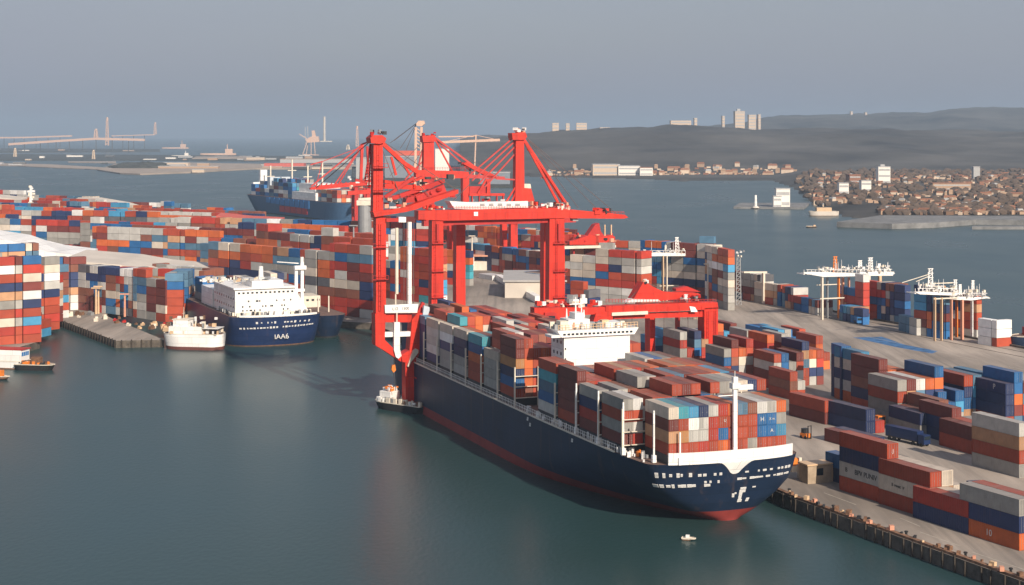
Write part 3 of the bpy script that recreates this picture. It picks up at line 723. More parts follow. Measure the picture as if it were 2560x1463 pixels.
# ------------------------------------------------------------------ frames: local coordinates turned to the quay, fed by photo positions
class Fr:
    def __init__(s, u, D, rot=TH, z0=0.0):
        s.b = Vector(((u - CX) / F * D, D, z0)); s.rot = rot
        s.rx = Vector((math.cos(rot), math.sin(rot), 0)); s.ay = Vector((-math.sin(rot), math.cos(rot), 0))
    def P(s, u, v, y=0.0):
        k = (u - CX) / F
        x = (k * (s.b.y + y * s.ay.y) - s.b.x - y * s.ay.x) / (s.rx.x - k * s.rx.y)
        D = s.b.y + x * s.rx.y + y * s.ay.y
        return Vector((x, y, H - (v - VH) / F * D - s.b.z))
    def X(s, u, y=0.0): return s.P(u, 500, y).x
def leg(fr, u0, u1, v0, v1, y, dy, name, m, par, taper=1.0, rot_side=True):
    """box leg, front face spans u0..u1, from v0 (top) down to height v1 (pixel) or z if tuple"""
    if rot_side: u0 = min(u1 - 2, u0 + dy * math.sin(fr.rot) * F / fr.b.y * .85)
    a = fr.P(u0, v0, y); b_ = fr.P(u1, v0, y); w = b_.x - a.x
    zt = a.z; zb = v1[0] - fr.b.z if isinstance(v1, tuple) else fr.P(u0, v1, y).z
    k = MB(); cx = (a.x + b_.x) / 2; t = taper
    vs = [(cx - w / 2 * t, y, zb), (cx + w / 2 * t, y, zb), (cx + w / 2 * t, y + dy, zb), (cx - w / 2 * t, y + dy, zb), (cx - w / 2, y, zt), (cx + w / 2, y, zt), (cx + w / 2, y + dy, zt), (cx - w / 2, y + dy, zt)]
    k.add(vs, [(3, 2, 1, 0), (4, 5, 6, 7), (0, 1, 5, 4), (1, 2, 6, 5), (2, 3, 7, 6), (3, 0, 4, 7)])
    return k.build(name, m, par)
def poly(fr, pts, y, dy, name, m, par):
    k = MB(); k.prism_xz([(fr.P(u, v, y).x, fr.P(u, v, y).z) for u, v in pts], y, y + dy)
    return k.build(name, m, par, fixn=True)
def rod(fr, p, q, w, name, m, par, round_=False):
    k = MB(); a = fr.P(*p); b_ = fr.P(*q)
    (k.tube(a, b_, w / 2, n=8) if round_ else k.bar(a, b_, w))
    return k.build(name, m, par)
def bits(fr, u0, u1, v0, v1, y0, y1, n, mats, par, name='hoist_machinery', smin=.5, smax=2.2, seed=1):
    r = random.Random(seed); k = MB()
    for i in range(n):
        y = r.uniform(y0, y1); p = fr.P(r.uniform(u0, u1), r.uniform(v0, v1), y)
        k.box((p.x, p.y, p.z), (r.uniform(smin, smax), r.uniform(smin, smax), r.uniform(smin, smax) * .8), r.choice([0, .4, .8]), mi=r.randrange(len(mats)))
    return k.each(name, mats, par)
def rail(fr, u0, u1, v, y, par, m, n=26, h_=1.2):
    a, b_ = fr.P(u0, v, y), fr.P(u1, v, y); k = MB()
    for i in range(n + 1):
        p = a.lerp(b_, i / n); k.box((p.x, p.y, p.z + h_ / 2), (.12, .12, h_))
    k.bar(a + Vector((0, 0, h_)), b_ + Vector((0, 0, h_)), .14); k.bar(a + Vector((0, 0, h_ / 2)), b_ + Vector((0, 0, h_ / 2)), .10)
    return k.build('railing', m, par)

# ================================================================== crane on the quay behind the stern (big portal, boom to the right)
f = Fr(1095, 640)
c2 = thing('container_crane', 'big red portal crane with long boom to the right and white machinery house', 'crane', f.b, TH)
for u0, u1, y in ((1072, 1108, 0), (1366, 1411, 0), (1133, 1163, 19), (1352, 1384, 19)):
    l_ = leg(f, u0, u1, 545, (3.2,), y, 4.4, 'leg', RED, c2, 1.12)
    k = MB(); p = f.P((u0 + u1) / 2, 800, y); k.bb(p.x - 3.2, p.x + 3.2, y - 1.2, y + 5.8, 3.05, 5.4); k.build('bogie', DARK, l_)
poly(f, [(1046, 527), (1400, 520), (1428, 526), (1428, 545), (1120, 552), (1046, 549)], -.6, 5.6, 'main_girder', RED, c2)
poly(f, [(1428, 524), (1470, 528), (1562, 537), (1571, 544), (1560, 547), (1428, 546)], -.2, 4.6, 'boom', RED, c2)
poly(f, [(1100, 553), (1405, 547), (1405, 556), (1100, 563)], 1.5, 2.4, 'lower_girder', RED2, c2)
poly(f, [(1046, 530), (1385, 524), (1385, 545), (1046, 552)], 19.2, 4.4, 'main_girder', RED, c2)
k = MB()
for u in (1096, 1180, 1270, 1400):
    p = f.P(u, 545, 0); k.bb(p.x - 1.3, p.x + 1.3, 5.2, 19.1, p.z - .4, p.z + 2.2)
k.each('cross_beam', RED2, c2)
mh = poly(f, [(1124, 503), (1180, 507), (1320, 503), (1320, 519), (1180, 524), (1136, 522)], 1.0, 7, 'machinery_house', WHITE, c2)
for u in (1200, 1222, 1244, 1266, 1288): poly(f, [(u, 509), (u + 12, 509), (u + 12, 515), (u, 515)], .92, .16, 'louvre', GREY, mh)
leg(f, 1284, 1310, 345, 526, 2.4, 3.2, 'mast', RED, c2, 1.15)
poly(f, [(1280, 333), (1314, 331), (1318, 342), (1312, 350), (1282, 350)], 1.6, 5, 'mast_head', RED, c2)
bits(f, 1282, 1312, 322, 331, 2, 6, 9, [RED2, DARK, WHITE, SALMON], c2, 'sheave', .7, 1.7, 2)
for (u, v) in ((1408, 505), (1394, 505), (1424, 522)): rod(f, (1303, 338, 4), (u, v, 3 if v < 520 else 2), .95, 'stay', RED, c2)
rod(f, (1318, 375, 4), (1330, 377, 4), .5, 'stay_tie', STAY, c2); rod(f, (1352, 445, 4), (1378, 442, 4), .5, 'stay_tie', STAY, c2)
for (u, v, vv) in ((1165, 446, 340), (1180, 452, 352), (1196, 460, 366), (1212, 468, 384)): rod(f, (1288, vv, 4), (u, v, 4), .55, 'stay', STAY, c2)
rod(f, (1302, 450, 3), (1240, 447, 4), .6, 'stay_tie', STAY, c2); rod(f, (1296, 456, 3), (1256, 520, 4), .6, 'brace', RED, c2); rod(f, (1290, 480, 3), (1272, 520, 4), .6, 'brace', RED, c2)
poly(f, [(1310, 470), (1328, 472), (1336, 500), (1336, 504), (1304, 504)], 3, 4, 'winch_house', RED, c2)
poly(f, [(1310, 460), (1326, 460), (1328, 471), (1310, 470)], 3.2, 3.5, 'winch_cover', CREAM, c2)
bits(f, 1325, 1425, 508, 522, -.2, 5, 40, [RED, RED2, SALMON, DARK, WHITE, CREAM], c2, 'hoist_machinery', .6, 2.2, 3)
bits(f, 1050, 1140, 515, 525, -.2, 5, 16, [RED, RED2, SALMON, WHITE], c2, 'hoist_machinery', .6, 2.0, 4)
bits(f, 1490, 1530, 521, 532, .3, 4, 9, [RED, RED2, DARK, STAY], c2, 'trolley_part', 1.0, 3.0, 6)
rail(f, 1120, 1425, 523, -.4, c2, RED2, 46); rail(f, 1432, 1560, 535, 0, c2, RED2, 18, .9)
poly(f, [(1185, 530), (1195, 530), (1195, 540), (1185, 540)], -.8, .18, 'sign_plate', WHITE, c2)
poly(f, [(1432, 547), (1446, 547), (1446, 553), (1432, 553)], 1, 3, 'operator_cab', GREY, c2)
# ================================================================== crane behind it
f = Fr(1148, 1000)
c3 = thing('container_crane', 'red portal crane standing behind the big one, tall middle mast with level top beam', 'crane', f.b, TH)
for u0, u1, y, t in ((1140, 1163, 0, 548), (1272, 1294, 0, 548), (1118, 1138, 20, 548), (1250, 1268, 20, 548)):
    leg(f, u0, u1, t, (3.2,), y, 4.6, 'leg', RED, c3, 1.08)
poly(f, [(1060, 552), (1440, 544), (1440, 556), (1060, 566)], -.5, 5.4, 'main_girder', RED2, c3)
leg(f, 1055, 1085, 352, 470, 4, 4, 'mast', RED, c3, 1.1)
poly(f, [(1056, 340), (1088, 338), (1090, 354), (1058, 356)], 3, 6, 'mast_head', RED, c3)
bits(f, 1057, 1088, 331, 340, 3, 8, 8, [RED2, DARK, SALMON], c3, 'sheave', .8, 2, 8)
poly(f, [(1040, 425), (1152, 428), (1172, 430), (1172, 446), (1040, 444)], 3.4, 5.0, 'top_beam', RED, c3)
leg(f, 1152, 1173, 446, 548, 3.6, 4.4, 'post', RED, c3); leg(f, 1066, 1086, 444, 552, 4, 4, 'post', RED2, c3)
leg(f, 1214, 1226, 448, 545, 4, 3, 'post', RED, c3)
rod(f, (1088, 350, 6), (1130, 428, 6), .9, 'stay', RED, c3); rod(f, (1088, 345, 6), (1226, 446, 6), 1.2, 'stay', STAY, c3); rod(f, (1090, 352, 7), (1180, 432, 7), 1.0, 'stay', STAY, c3)
poly(f, [(1158, 410), (1166, 405), (1238, 438), (1240, 446), (1226, 446)], 4, 4, 'luffing_boom', RED, c3)
poly(f, [(1172, 436), (1262, 442), (1262, 447), (1172, 446)], 4, 3.6, 'catwalk_beam', STAY, c3)
poly(f, [(1174, 484), (1262, 484), (1262, 490), (1174, 490)], 2, 5, 'mid_beam', RED, c3)
poly(f, [(1174, 466), (1214, 466), (1214, 484), (1174, 484)], 5, 3, 'panel', RED2, c3)
rod(f, (1195, 484, 3), (1216, 448, 3), 1.2, 'brace', RED, c3)
for u in (1178, 1196, 1240, 1256): leg(f, u, u + 4, 490, 546, 2.5, 2, 'strut', RED, c3)
bits(f, 1140, 1180, 405, 428, 4, 7, 8, [RED2, DARK, RED], c3, 'sheave', .8, 2, 9)
bits(f, 1176, 1262, 492, 520, 2.5, 7, 16, [DARK, GREY, RED2, WHITE], c3, 'hoist_machinery', .8, 2.6, 10)

# ================================================================== floating crane on the workboat beside the hull
f = Fr(1000, 506)
c1 = thing('floating_crane', 'red floating crane standing beside the ship hull, stepped lower legs and white sign board', 'crane', f.b, TH)
leg(f, 927, 957, 360, 545, 4, 3.0, 'mast', RED, c1, 1.12)
leg(f, 932, 965, 545, 790, 3.4, 3.4, 'column', RED, c1)
poly(f, [(926, 345), (934, 338), (956, 338), (966, 346), (963, 356), (950, 360), (928, 358)], 3, 5.4, 'mast_head', RED, c1)
bits(f, 927, 962, 326, 338, 3.4, 7.5, 11, [RED2, DARK, WHITE, GREY], c1, 'sheave', .5, 1.4, 12)
# open tower ladder at the back of the mast
k = MB()
p0, p1 = f.P(921, 400, 9), f.P(916, 470, 9)
k.bar(f.P(926, 360, 8), f.P(912, 455, 9), .5); k.bar(f.P(928, 360, 10), f.P(922, 470, 10), .4)
for v in range(370, 470, 8): k.bar(f.P(926 - (v - 360) * .14, v, 8.3), f.P(930, v, 6), .22)
k.bar(f.P(912, 455, 9), f.P(888, 450, 9), .8)
k.build('ladder_tower', RED2, c1)
poly(f, [(933, 530), (1010, 520), (1075, 497), (1146, 474), (1146, 484), (1080, 508), (1040, 524), (1015, 530), (937, 543)], 2.2, 4.2, 'lower_boom', RED, c1)
poly(f, [(962, 460), (1020, 462), (1062, 466), (1062, 476), (1000, 473), (962, 472)], 6, 3, 'cross_boom', RED, c1)
rod(f, (955, 358, 6), (1010, 408, 6), 1.25, 'stay', RED, c1); rod(f, (1010, 408, 6), (1046, 432, 6), 1.25, 'stay', RED, c1)
rod(f, (978, 392, 6), (990, 438, 6), .7, 'stay', RED, c1); rod(f, (1008, 408, 6), (1024, 436, 6), .7, 'stay', RED, c1)
poly(f, [(962, 450), (1000, 455), (1040, 448), (1060, 440), (1060, 446), (1030, 458), (990, 462), (962, 458)], 7, 3, 'counter_boom', RED, c1)
rod(f, (962, 493, 6), (1035, 444, 6), 1.0, 'brace', RED2, c1); rod(f, (970, 500, 6), (1110, 452, 8), 1.3, 'brace', RED2, c1); rod(f, (1040, 500, 8), (1110, 470, 8), 2.6, 'brace', RED2, c1)
poly(f, [(1020, 482), (1055, 480), (1075, 494), (1060, 504), (1014, 508)], 8, 4, 'winch_house', RED2, c1)
bits(f, 962, 1012, 496, 522, 2.8, 7, 20, [CREAM, RED2, WHITE, SALMON, DARK], c1, 'hoist_machinery', .5, 1.9, 13)
bits(f, 1000, 1140, 440, 492, 6, 11, 16, [RED2, DARK, RED, SALMON], c1, 'hoist_machinery', .6, 2.2, 14)
# long thin left stays
rod(f, (945, 346, 7), (902, 362, 12), .4, 'stay', STAY, c1)
poly(f, [(966, 546), (996, 546), (996, 555), (966, 555)], 2.6, 3, 'cab_box', RED2, c1); poly(f, [(997, 543), (1015, 543), (1015, 556), (997, 556)], 2.4, 3, 'cab_box', WHITE, c1)
for u, v0, v1, w_, m_ in ((1024, 555, 765, 1.45, WHITE), (992, 570, 735, 1.1, CREAM), (989, 735, 762, .5, CREAM)): 
    rod(f, (u, v0, 4), (u, v1, 4), w_, 'hydraulic_ram', m_, c1, True)
poly(f, [(962, 763), (1046, 760), (1043, 782), (963, 783)], 2.6, .7, 'sign_board', WHITE, c1)
p = f.P(1002, 772, 2.55)
text('I,12   1500', 1.3, DARK, c1, (p.x, p.y - .02, p.z), (R(90), 0, 0))
# lower frame: U with two legs
poly(f, [(938, 785), (964, 785), (962, 850), (1003, 890), (1003, 905), (960, 876), (939, 864)], 3, 4.4, 'lower_frame', RED, c1)
poly(f, [(1003, 888), (1024, 876), (1030, 800), (1044, 783), (1064, 783), (1058, 850), (1050, 880), (1038, 912), (1006, 905)], 3, 4.4, 'lower_frame', RED, c1)
poly(f, [(963, 784), (1030, 784), (1028, 806), (964, 806)], 4, 2.4, 'top_plate', RED, c1)
poly(f, [(1038, 792), (1056, 755), (1062, 758), (1058, 792)], 5, 1.4, 'gusset', RED2, c1)
leg(f, 1004, 1040, 905, (2.6,), 3.2, 4.0, 'leg', RED, c1, .94); leg(f, 1054, 1076, 880, (2.6,), 3.6, 3.4, 'leg', RED, c1)
poly(f, [(1060, 800), (1078, 790), (1076, 884), (1054, 884)], 4, 3.2, 'side_plate', RED2, c1)
poly(f, [(961, 831), (1028, 829), (1028, 841), (961, 843)], 3.4, 1.6, 'cross_ram', WHITE, c1)
poly(f, [(986, 806), (1000, 806), (1000, 874), (1004, 890), (996, 897), (990, 893), (985, 875)], 2.2, 1.3, 'hook_arm', WHITE, c1)
rod(f, (992, 782, 2.6), (992, 808, 2.6), .5, 'hydraulic_ram', CREAM, c1, True)
poly(f, [(1040, 872), (1046, 875), (1046, 882), (1028, 905), (1022, 918), (1019, 916), (1028, 890), (1034, 876)], 2.2, .8, 'curved_arm', CREAM, c1)
poly(f, [(1060, 764), (1074, 768), (1074, 776), (1056, 832), (1052, 836), (1056, 800)], 2.4, 1.2, 'curved_arm', mat('light_blue_grey', (.45, .52, .58), .5), c1)
rod(f, (985, 900, 3), (985, 914, 3), .25, 'hook_wire', DARK, c1); poly(f, [(981, 914), (988, 912), (990, 926), (984, 932), (979, 924)], 2.4, 1.1, 'hook_block', ORANGE, c1)
rod(f, (984, 932, 3), (990, 978, 3), .18, 'hook_wire', DARK, c1)
poly(f, [(1040, 944), (1082, 946), (1084, 952), (1074, 958), (1052, 956), (1042, 950)], 0.5, 6, 'work_basket', RED, c1)
bits(f, 1046, 1082, 918, 942, 1, 6, 14, [ORANGE, WHITE, GREY, RED2], c1, 'basket_gear', .5, 1.4, 15)
rail(f, 1042, 1083, 944, .6, c1, WHITE, 8, 1.2)

# ================================================================== red gantry on the quay beside the ship
f = Fr(1560, 560)
g1 = thing('rail_gantry', 'low wide red yard gantry straddling containers behind the white bridge', 'gantry crane', f.b, TH)
poly(f, [(1515, 766), (1700, 758), (1794, 756), (1796, 772), (1700, 778), (1515, 784)], 0, 4.2, 'girder', RED, g1)
poly(f, [(1535, 786), (1770, 778), (1770, 792), (1535, 798)], 1.2, 2, 'girder', RED, g1)
poly(f, [(1336, 770), (1515, 768), (1515, 784), (1400, 792), (1336, 792)], .4, 4, 'girder', RED, g1)
poly(f, [(1528, 768), (1790, 760), (1790, 774), (1528, 782)], 19, 4, 'girder', RED2, g1)
leg(f, 1750, 1795, 770, (3.2,), 0, 5.2, 'leg', RED, g1); leg(f, 1616, 1638, 786, (3.2,), 18, 4.4, 'leg', RED, g1); leg(f, 1690, 1700, 786, (3.2,), 19, 3, 'leg', RED2, g1); leg(f, 1336, 1352, 790, (3.2,), .6, 4, 'leg', RED2, g1)
poly(f, [(1344, 796), (1360, 800), (1378, 830), (1384, 862), (1360, 868), (1372, 838), (1356, 812)], 1, 3.4, 'curved_bracket', RED, g1)
poly(f, [(1356, 866), (1384, 858), (1400, 872), (1400, 892), (1356, 896)], 1.4, 4, 'drive_unit', RED, g1)
cb = poly(f, [(1362, 782), (1392, 782), (1392, 838), (1362, 838)], -.4, 3.4, 'operator_cab', RED2, g1)
poly(f, [(1366, 790), (1388, 790), (1388, 812), (1366, 812)], -.5, .12, 'window', GLASS, cb)
poly(f, [(1490, 784), (1532, 776), (1532, 806), (1482, 808)], -.3, 4, 'trolley_housing', RED, g1)
poly(f, [(1530, 782), (1620, 778), (1620, 786), (1530, 790)], -.8, .8, 'cable_tray', CREAM, g1)
bits(f, 1340, 1500, 752, 768, .6, 4, 36, [RED, RED2, SALMON, WHITE, CREAM, RED], g1, 'hoist_machinery', .6, 1.9, 16)
bits(f, 1424, 1460, 742, 768, .8, 3, 10, [WHITE, CREAM, GREY], g1, 'hoist_machinery', .8, 2.6, 17)
bits(f, 1700, 1752, 738, 756, 1, 4, 22, [GREY, WHITE, DARK, RED2], g1, 'cable_reel', .5, 1.3, 18)
poly(f, [(1584, 748), (1608, 706), (1622, 710), (1640, 722), (1648, 748)], 4, 5, 'trolley_frame', RED, g1)
poly(f, [(1622, 712), (1660, 730), (1745, 733), (1752, 737), (1740, 746), (1650, 752), (1630, 740)], 4.5, 4, 'folded_boom', RED, g1)
poly(f, [(1690, 722), (1718, 716), (1752, 730), (1690, 728)], 9, 3, 'folded_boom', RED2, g1)
poly(f, [(1566, 756), (1580, 748), (1646, 749), (1652, 754)], 3, 3.4, 'white_fairing', WHITE, g1)
bits(f, 1606, 1620, 700, 708, 4, 8, 5, [DARK, SALMON, WHITE], g1, 'sheave', .6, 1.4, 19)
poly(f, [(1724, 766), (1738, 768), (1744, 780), (1728, 780)], -.5, .5, 'emblem_plate', WHITE, g1)
rail(f, 1515, 1790, 757, .2, g1, RED2, 36)
rail(f, 1700, 1750, 800, 16, g1, TANP, 8)
# ================================================================== smaller red yard crane with slanted boom
f = Fr(1475, 860)
g2 = thing('yard_crane', 'squat red crane with slanted jib above the middle container wall', 'crane', f.b, TH)
poly(f, [(1424, 604), (1452, 596), (1475, 588), (1500, 594), (1530, 588), (1538, 593), (1534, 600), (1500, 612), (1424, 612)], 0, 6, 'girder', RED, g2)
poly(f, [(1466, 594), (1488, 562), (1498, 558), (1502, 578), (1512, 592)], 1, 5, 'jib', RED2, g2)
bits(f, 1426, 1535, 584, 606, -.4, 6, 30, [RED, RED2, SALMON, DARK], g2, 'hoist_machinery', .8, 2.8, 20)
for u in (1430, 1500, 1528): leg(f, u, u + 7, 606, (3.2,), 1, 2.5, 'leg', RED2, g2)
for u in (1512, 1528): rod(f, (u, 592, 3), (u, 562, 3), .6, 'mast', TANP, g2)
poly(f, [(1405, 616), (1540, 613), (1540, 619), (1405, 623)], -2, 3, 'walkway_beam', CREAM, g2)

# ================================================================== white quay cranes on the far right quay
def white_crane(label, ub, D, girders, legs, masts, clutter, stays=(), seed=1):
    f = Fr(ub, D); t = thing('quay_crane', label, 'crane', f.b, TH, 'white cranes along the far right quay')
    for pts, y, dy in girders:
        vm = sum(p[1] for p in pts) / len(pts)
        sq = [(u, vm + (v - vm) * .55) for u, v in pts]
        poly(f, sq, y, 1.0, 'girder', WHITE, t); poly(f, [(u, v - 1) for u, v in sq], y + dy - 1, 1.0, 'girder', CREAM, t)
        us_ = sorted(p[0] for p in pts); n_ = max(4, int((us_[-1] - us_[0]) / 9)); k = MB()
        for i in range(n_):
            a = f.P(us_[0] + (us_[-1] - us_[0]) * i / n_, vm, y); b_ = f.P(us_[0] + (us_[-1] - us_[0]) * (i + 1) / n_, vm, y + dy); k.bar(a, b_, .45); k.bar(Vector((a.x, y, a.z)), Vector((a.x, y + dy, a.z)), .4)
            k.bar(Vector((a.x, y, a.z + .6)), Vector((a.x, y, a.z + 2.0)), .16)
        p = f.P(us_[0] + 6, vm, y); q = f.P(us_[-1] - 6, vm, y); up = Vector((0, 0, 2.0)); k.bar(p + up, q + up, .18)
        k.build('girder_lattice', WHITE, t)
    for u0, u1, v0, y, m_ in legs:
        um = (u0 + u1) / 2; w2 = (u1 - u0) * .36
        leg(f, um - w2, um + w2, v0, (3.1,), y, 1.4, 'leg', m_, t)
    zt = f.P(ub, 745, 0).z; x0 = f.P(legs[0][0], 745, 0).x; x1 = f.P(legs[-1][1], 745, 0).x
    k = MB(); k.bar((x0, .6, zt), (x1, .6, zt), .5); k.bar((x0, 3.5, zt + 6), (x1, 3.5, zt + 6), .4); k.build('cross_tie', CREAM, t)
    for u, v0, v1, w_, m_ in masts:
        k = MB(); a, b_ = f.P(u, v1, 3), f.P(u, v0, 3)
        n = 5
        for sx in (-1, 1): k.bar(a + Vector((sx * w_ / 2, 0, 0)), b_ + Vector((sx * w_ / 4, 0, 0)), .35)
        for i in range(n + 1):
            q = a.lerp(b_, i / n); k.bar(q - Vector((w_ / 2, 0, 0)), q + Vector((w_ / 2, 0, 0)), .3)
            if i < n: r_ = a.lerp(b_, (i + 1) / n); k.bar(q - Vector((w_ / 2, 0, 0)), r_ + Vector((w_ / 2, 0, 0)), .22)
        k.build('lattice_mast', m_, t)
    for u0, u1, v0, v1, n, mm in clutter: bits(f, u0, u1, v0, v1, -.5, 6, n, mm, t, 'deck_machinery', .4, 1.5, seed); seed += 1
    for a, b_ in stays: rod(f, a, b_, .25, 'stay', CREAM, t)
    r_ = random.Random(seed)
    for u0, u1, v0, v1, n, mm in clutter:
        for i in range(7):
            u = r_.uniform(u0, u1); a = f.P(u, v1, 2); k = MB(); k.tube(a, a + Vector((0, 0, r_.uniform(2.5, 6))), .14, .08, 5); k.build('antenna', WHITE, t)
    return t
WC = [WHITE, CREAM, WHITE, GREY]
white_crane('white crane with orange mast and boom nose pointing left', 2110, 735,
            [([(2010, 679), (2030, 676), (2120, 680), (2160, 684), (2160, 694), (2060, 698), (2040, 692), (2010, 682)], 0, 6), ([(2150, 678), (2215, 676), (2236, 678), (2232, 694), (2150, 694)], 1, 6)],
            [(2052, 2060, 694, 0, CREAM), (2066, 2072, 694, 4, GREY), (2094, 2101, 694, 2, ORANGE), (2120, 2126, 694, 4, SALMON), (2168, 2178, 690, 0, CREAM), (2195, 2206, 690, 0, TANP), (2104, 2112, 694, 6, SALMON)],
            [(2088, 642, 680, 2.2, ORANGE), (2150, 652, 680, 2.2, WHITE), (2176, 645, 678, 2.6, WHITE), (2198, 660, 678, 1.6, WHITE)],
            [(2036, 2140, 668, 680, 44, WC), (2140, 2225, 665, 680, 38, WC)], seed=31)
white_crane('white crane with two thin masts, boom tip pointing right, on the last quay berth', 2400, 660,
            [([(2288, 728), (2304, 726), (2380, 730), (2396, 736), (2390, 744), (2300, 738)], 0, 6), ([(2376, 738), (2440, 742), (2468, 740), (2474, 744), (2430, 756), (2376, 752)], 1, 6)],
            [(2336, 2341, 744, 0, TANP), (2352, 2358, 744, 0, TANP), (2376, 2383, 750, 0, SALMON), (2402, 2411, 750, 0, SALMON), (2429, 2434, 750, 2, WHITE), (2390, 2396, 750, 7, ORANGE)],
            [(2326, 672, 728, 2.6, WHITE), (2388, 700, 736, 1.8, WHITE), (2432, 702, 740, 1.4, WHITE), (2400, 712, 738, 1.4, WHITE)],
            [(2294, 2390, 712, 730, 44, WC), (2382, 2460, 726, 742, 38, WC)], stays=[((2255, 707, 3), (2322, 686, 3)), ((2290, 704, 3), (2324, 690, 3))], seed=41)
white_crane('white crane roof with slender mast above the tall middle wall', 1690, 815,
            [([(1604, 634), (1640, 628), (1770, 634), (1786, 637), (1780, 643), (1610, 644)], 0, 6)],
            [(1655, 1661, 640, -1, TANP), (1664, 1670, 640, -1, CREAM), (1700, 1705, 640, 4, GREY)],
            [(1692, 594, 632, 2.0, WHITE), (1664, 614, 634, 1.0, CREAM)],
            [(1608, 1730, 622, 634, 30, WC), (1700, 1785, 630, 638, 16, [WHITE, CREAM, RED2])], seed=51)
f = Fr(1850, 795)
t = thing('light_tower', 'slender lattice tower beside the low quay containers left of the white cranes', 'tower', f.b, TH)
k = MB(); a, b_ = f.P(1846, 690, 0), f.P(1849, 640, 0)
for sx in (-1, 1): k.bar((a.x + sx * 1.4, 0, 3), (a.x + sx * .9, 0, b_.z), .4)
for i in range(12):
    z = 3 + (b_.z - 3) * i / 12; k.bar((a.x - 1.3, 0, z), (a.x + 1.3, 0, z + (b_.z - 3) / 12), .25); k.bar((a.x - 1.3, 0, z), (a.x + 1.3, 0, z), .25)
k.build('lattice_frame', GREY, t)
bits(f, 1840, 1860, 625, 645, -.5, .5, 7, [WHITE, GREY, CREAM], t, 'lamp_head', .5, 1.2, 60)
poly(f, [(1860, 679), (1918, 679), (1918, 683), (1860, 683)], 0, 1.2, 'cross_arm', CREAM, t); leg(f, 1906, 1913, 683, (3.1,), 0, 1.6, 'post', CREAM, t)

# ================================================================== other ships and boats
def simple_ship(name, label, org, rot, hull, mats, bot):
    t = thing(name, label, 'ship', (org.x, org.y, 0), rot)
    hull.skin(bot, hull.zd, nu=30).build('hull', mats[0], t, fixn=True, smooth=True)
    hull.skin(-1.5, bot, nu=30, nz=3).build('hull_bottom', mats[1], t, fixn=True, smooth=True)
    hull.deck(hull.zd - .1, nu=30).build('deck', DECK, t)
    return t
# blue ship at the left berth
r2 = R(24); o2 = W(697, 866, 0)
H2 = Hull(118, 19.4, 12.6, 2.0, -2.4, .07, 2.4, .13, 2.3, toff=0, stern=.95, pk=.7)
s2 = simple_ship('cargo_ship', 'blue cargo ship with big white superstructure moored at the left berth', o2, r2, H2, (NAVY2, BROWN), .45)
hmk = MB(); rnd = random.Random(9)
def bm2(x, z, w, h_):
    u0, a = u_of_x(H2, x - w / 2, z); u1, b_ = u_of_x(H2, x + w / 2, z)
    if a == b_: H2.mark(hmk, u0, u1, z - h_ / 2, z + h_ / 2, a, out=.10)
for i in range(24):
    x = -15.5 + i * 1.32
    if abs(x) > .9: bm2(x, 7.8 + .03 * i, rnd.uniform(.5, 1.2), rnd.uniform(.4, .8))
for x in (-9.5, -7.6, -5, -3.4, -2, 2.2, 3.4, 5, 6.6, 8.8, 11, 13): bm2(x, 10.2, rnd.uniform(.4, 1.2), rnd.uniform(.4, .9))
hmk.each('hull_marking', WHITE, s2)
u_, sd_ = u_of_x(H2, 1.2, 4.0); p = H2.pt(u_, 4.0, sd_); text('IAA6', 3.0, WHITE, s2, (1.2, p.y - .45, 4.0), (R(80), 0, 0))
fr = Fr(697, 655); fr.b = Vector((o2.x, o2.y, 0)); fr.rot = r2; fr.rx = Vector((math.cos(r2), math.sin(r2), 0)); fr.ay = Vector((-math.sin(r2), math.cos(r2), 0))
k = MB(); k.prism_xz([(-16.6, 12.6), (15.4, 12.6), (8.4, 23.4), (-16.6, 23.4)], 7, 44); sp = k.build('superstructure', WHITE, s2, fixn=True)
k = MB(); k.bb(-17.4, 9.2, 6.2, 44.6, 23.4, 24.1); k.build('boat_deck', WHITE, sp)
k = MB(); k.bb(-9, 4.4, 9, 26, 24.1, 26.6); k.build('wheelhouse', WHITE, sp)
k = MB(); k.bb(-17, -1, 45, 66, 12.6, 20.5); k.build('deckhouse', WHITE, s2)
w = MB(); rnd = random.Random(4)
for i in range(13): w.box((-15 + i * 1.9, 6.96, 21.9), (.9, .12, .7))
for i in range(26):
    z = rnd.choice([14.6, 16.2, 18.4]); x = rnd.uniform(-15.5, 8)
    w.box((x, 6.97, z), (.55, .1, .7))
for y in range(10, 44, 4):
    for z in (16, 19.4): w.box((-16.63, y, z), (.1, .9, .9))
w.each('window', GLASS, sp)
k = MB(); k.tube((-3, 17, 26.2), (-3, 17, 32), 1.1, .9); k.build('funnel', WHITE, s2)
for x in (10.0, 12.6):
    k = MB(); k.box((x, 9, 22 + (1.0 if x > 11 else 0)), (1.25, 1.25, 20 + (2 if x > 11 else 0))); k.build('cargo_mast', WHITE, s2)
k = MB(); k.box((11.6, 8.4, 31.6), (5.0, 2, 1.6)); k.bar((11, 8.6, 33.4), (2, 10, 34.2), .35); k.tube((12.6, 9, 32), (12.6, 9, 36), .7); k.build('mast_head', WHITE, s2)
k = MB(); k.box((11, 9, 22), (5.2, 1.6, 1.2)); k.build('mast_crosstree', WHITE, s2)
bits(fr, 500, 690, 694, 704, 10, 42, 60, [WHITE, GREY, CREAM, WHITE, TANP], s2, 'deck_fitting', .5, 2.0, 70)
m = MB(); rr = random.Random(6)
for i in range(34):
    m.box((rr.uniform(-17, 16), rr.uniform(0.5, 6), 12.6 + .8), (rr.uniform(.4, 1.6), rr.uniform(.4, 1.2), 1.6), mi=rr.randrange(4))
for i in range(22):
    m.box((-17.2 + rr.uniform(-.6, .4), rr.uniform(6, 34), 12.6 + .7), (rr.uniform(.4, 1.2), rr.uniform(.6, 2), 1.4), mi=rr.randrange(4))
m.each('deck_fitting', [WHITE, GREY, CREAM, DARK], s2)
k = MB()
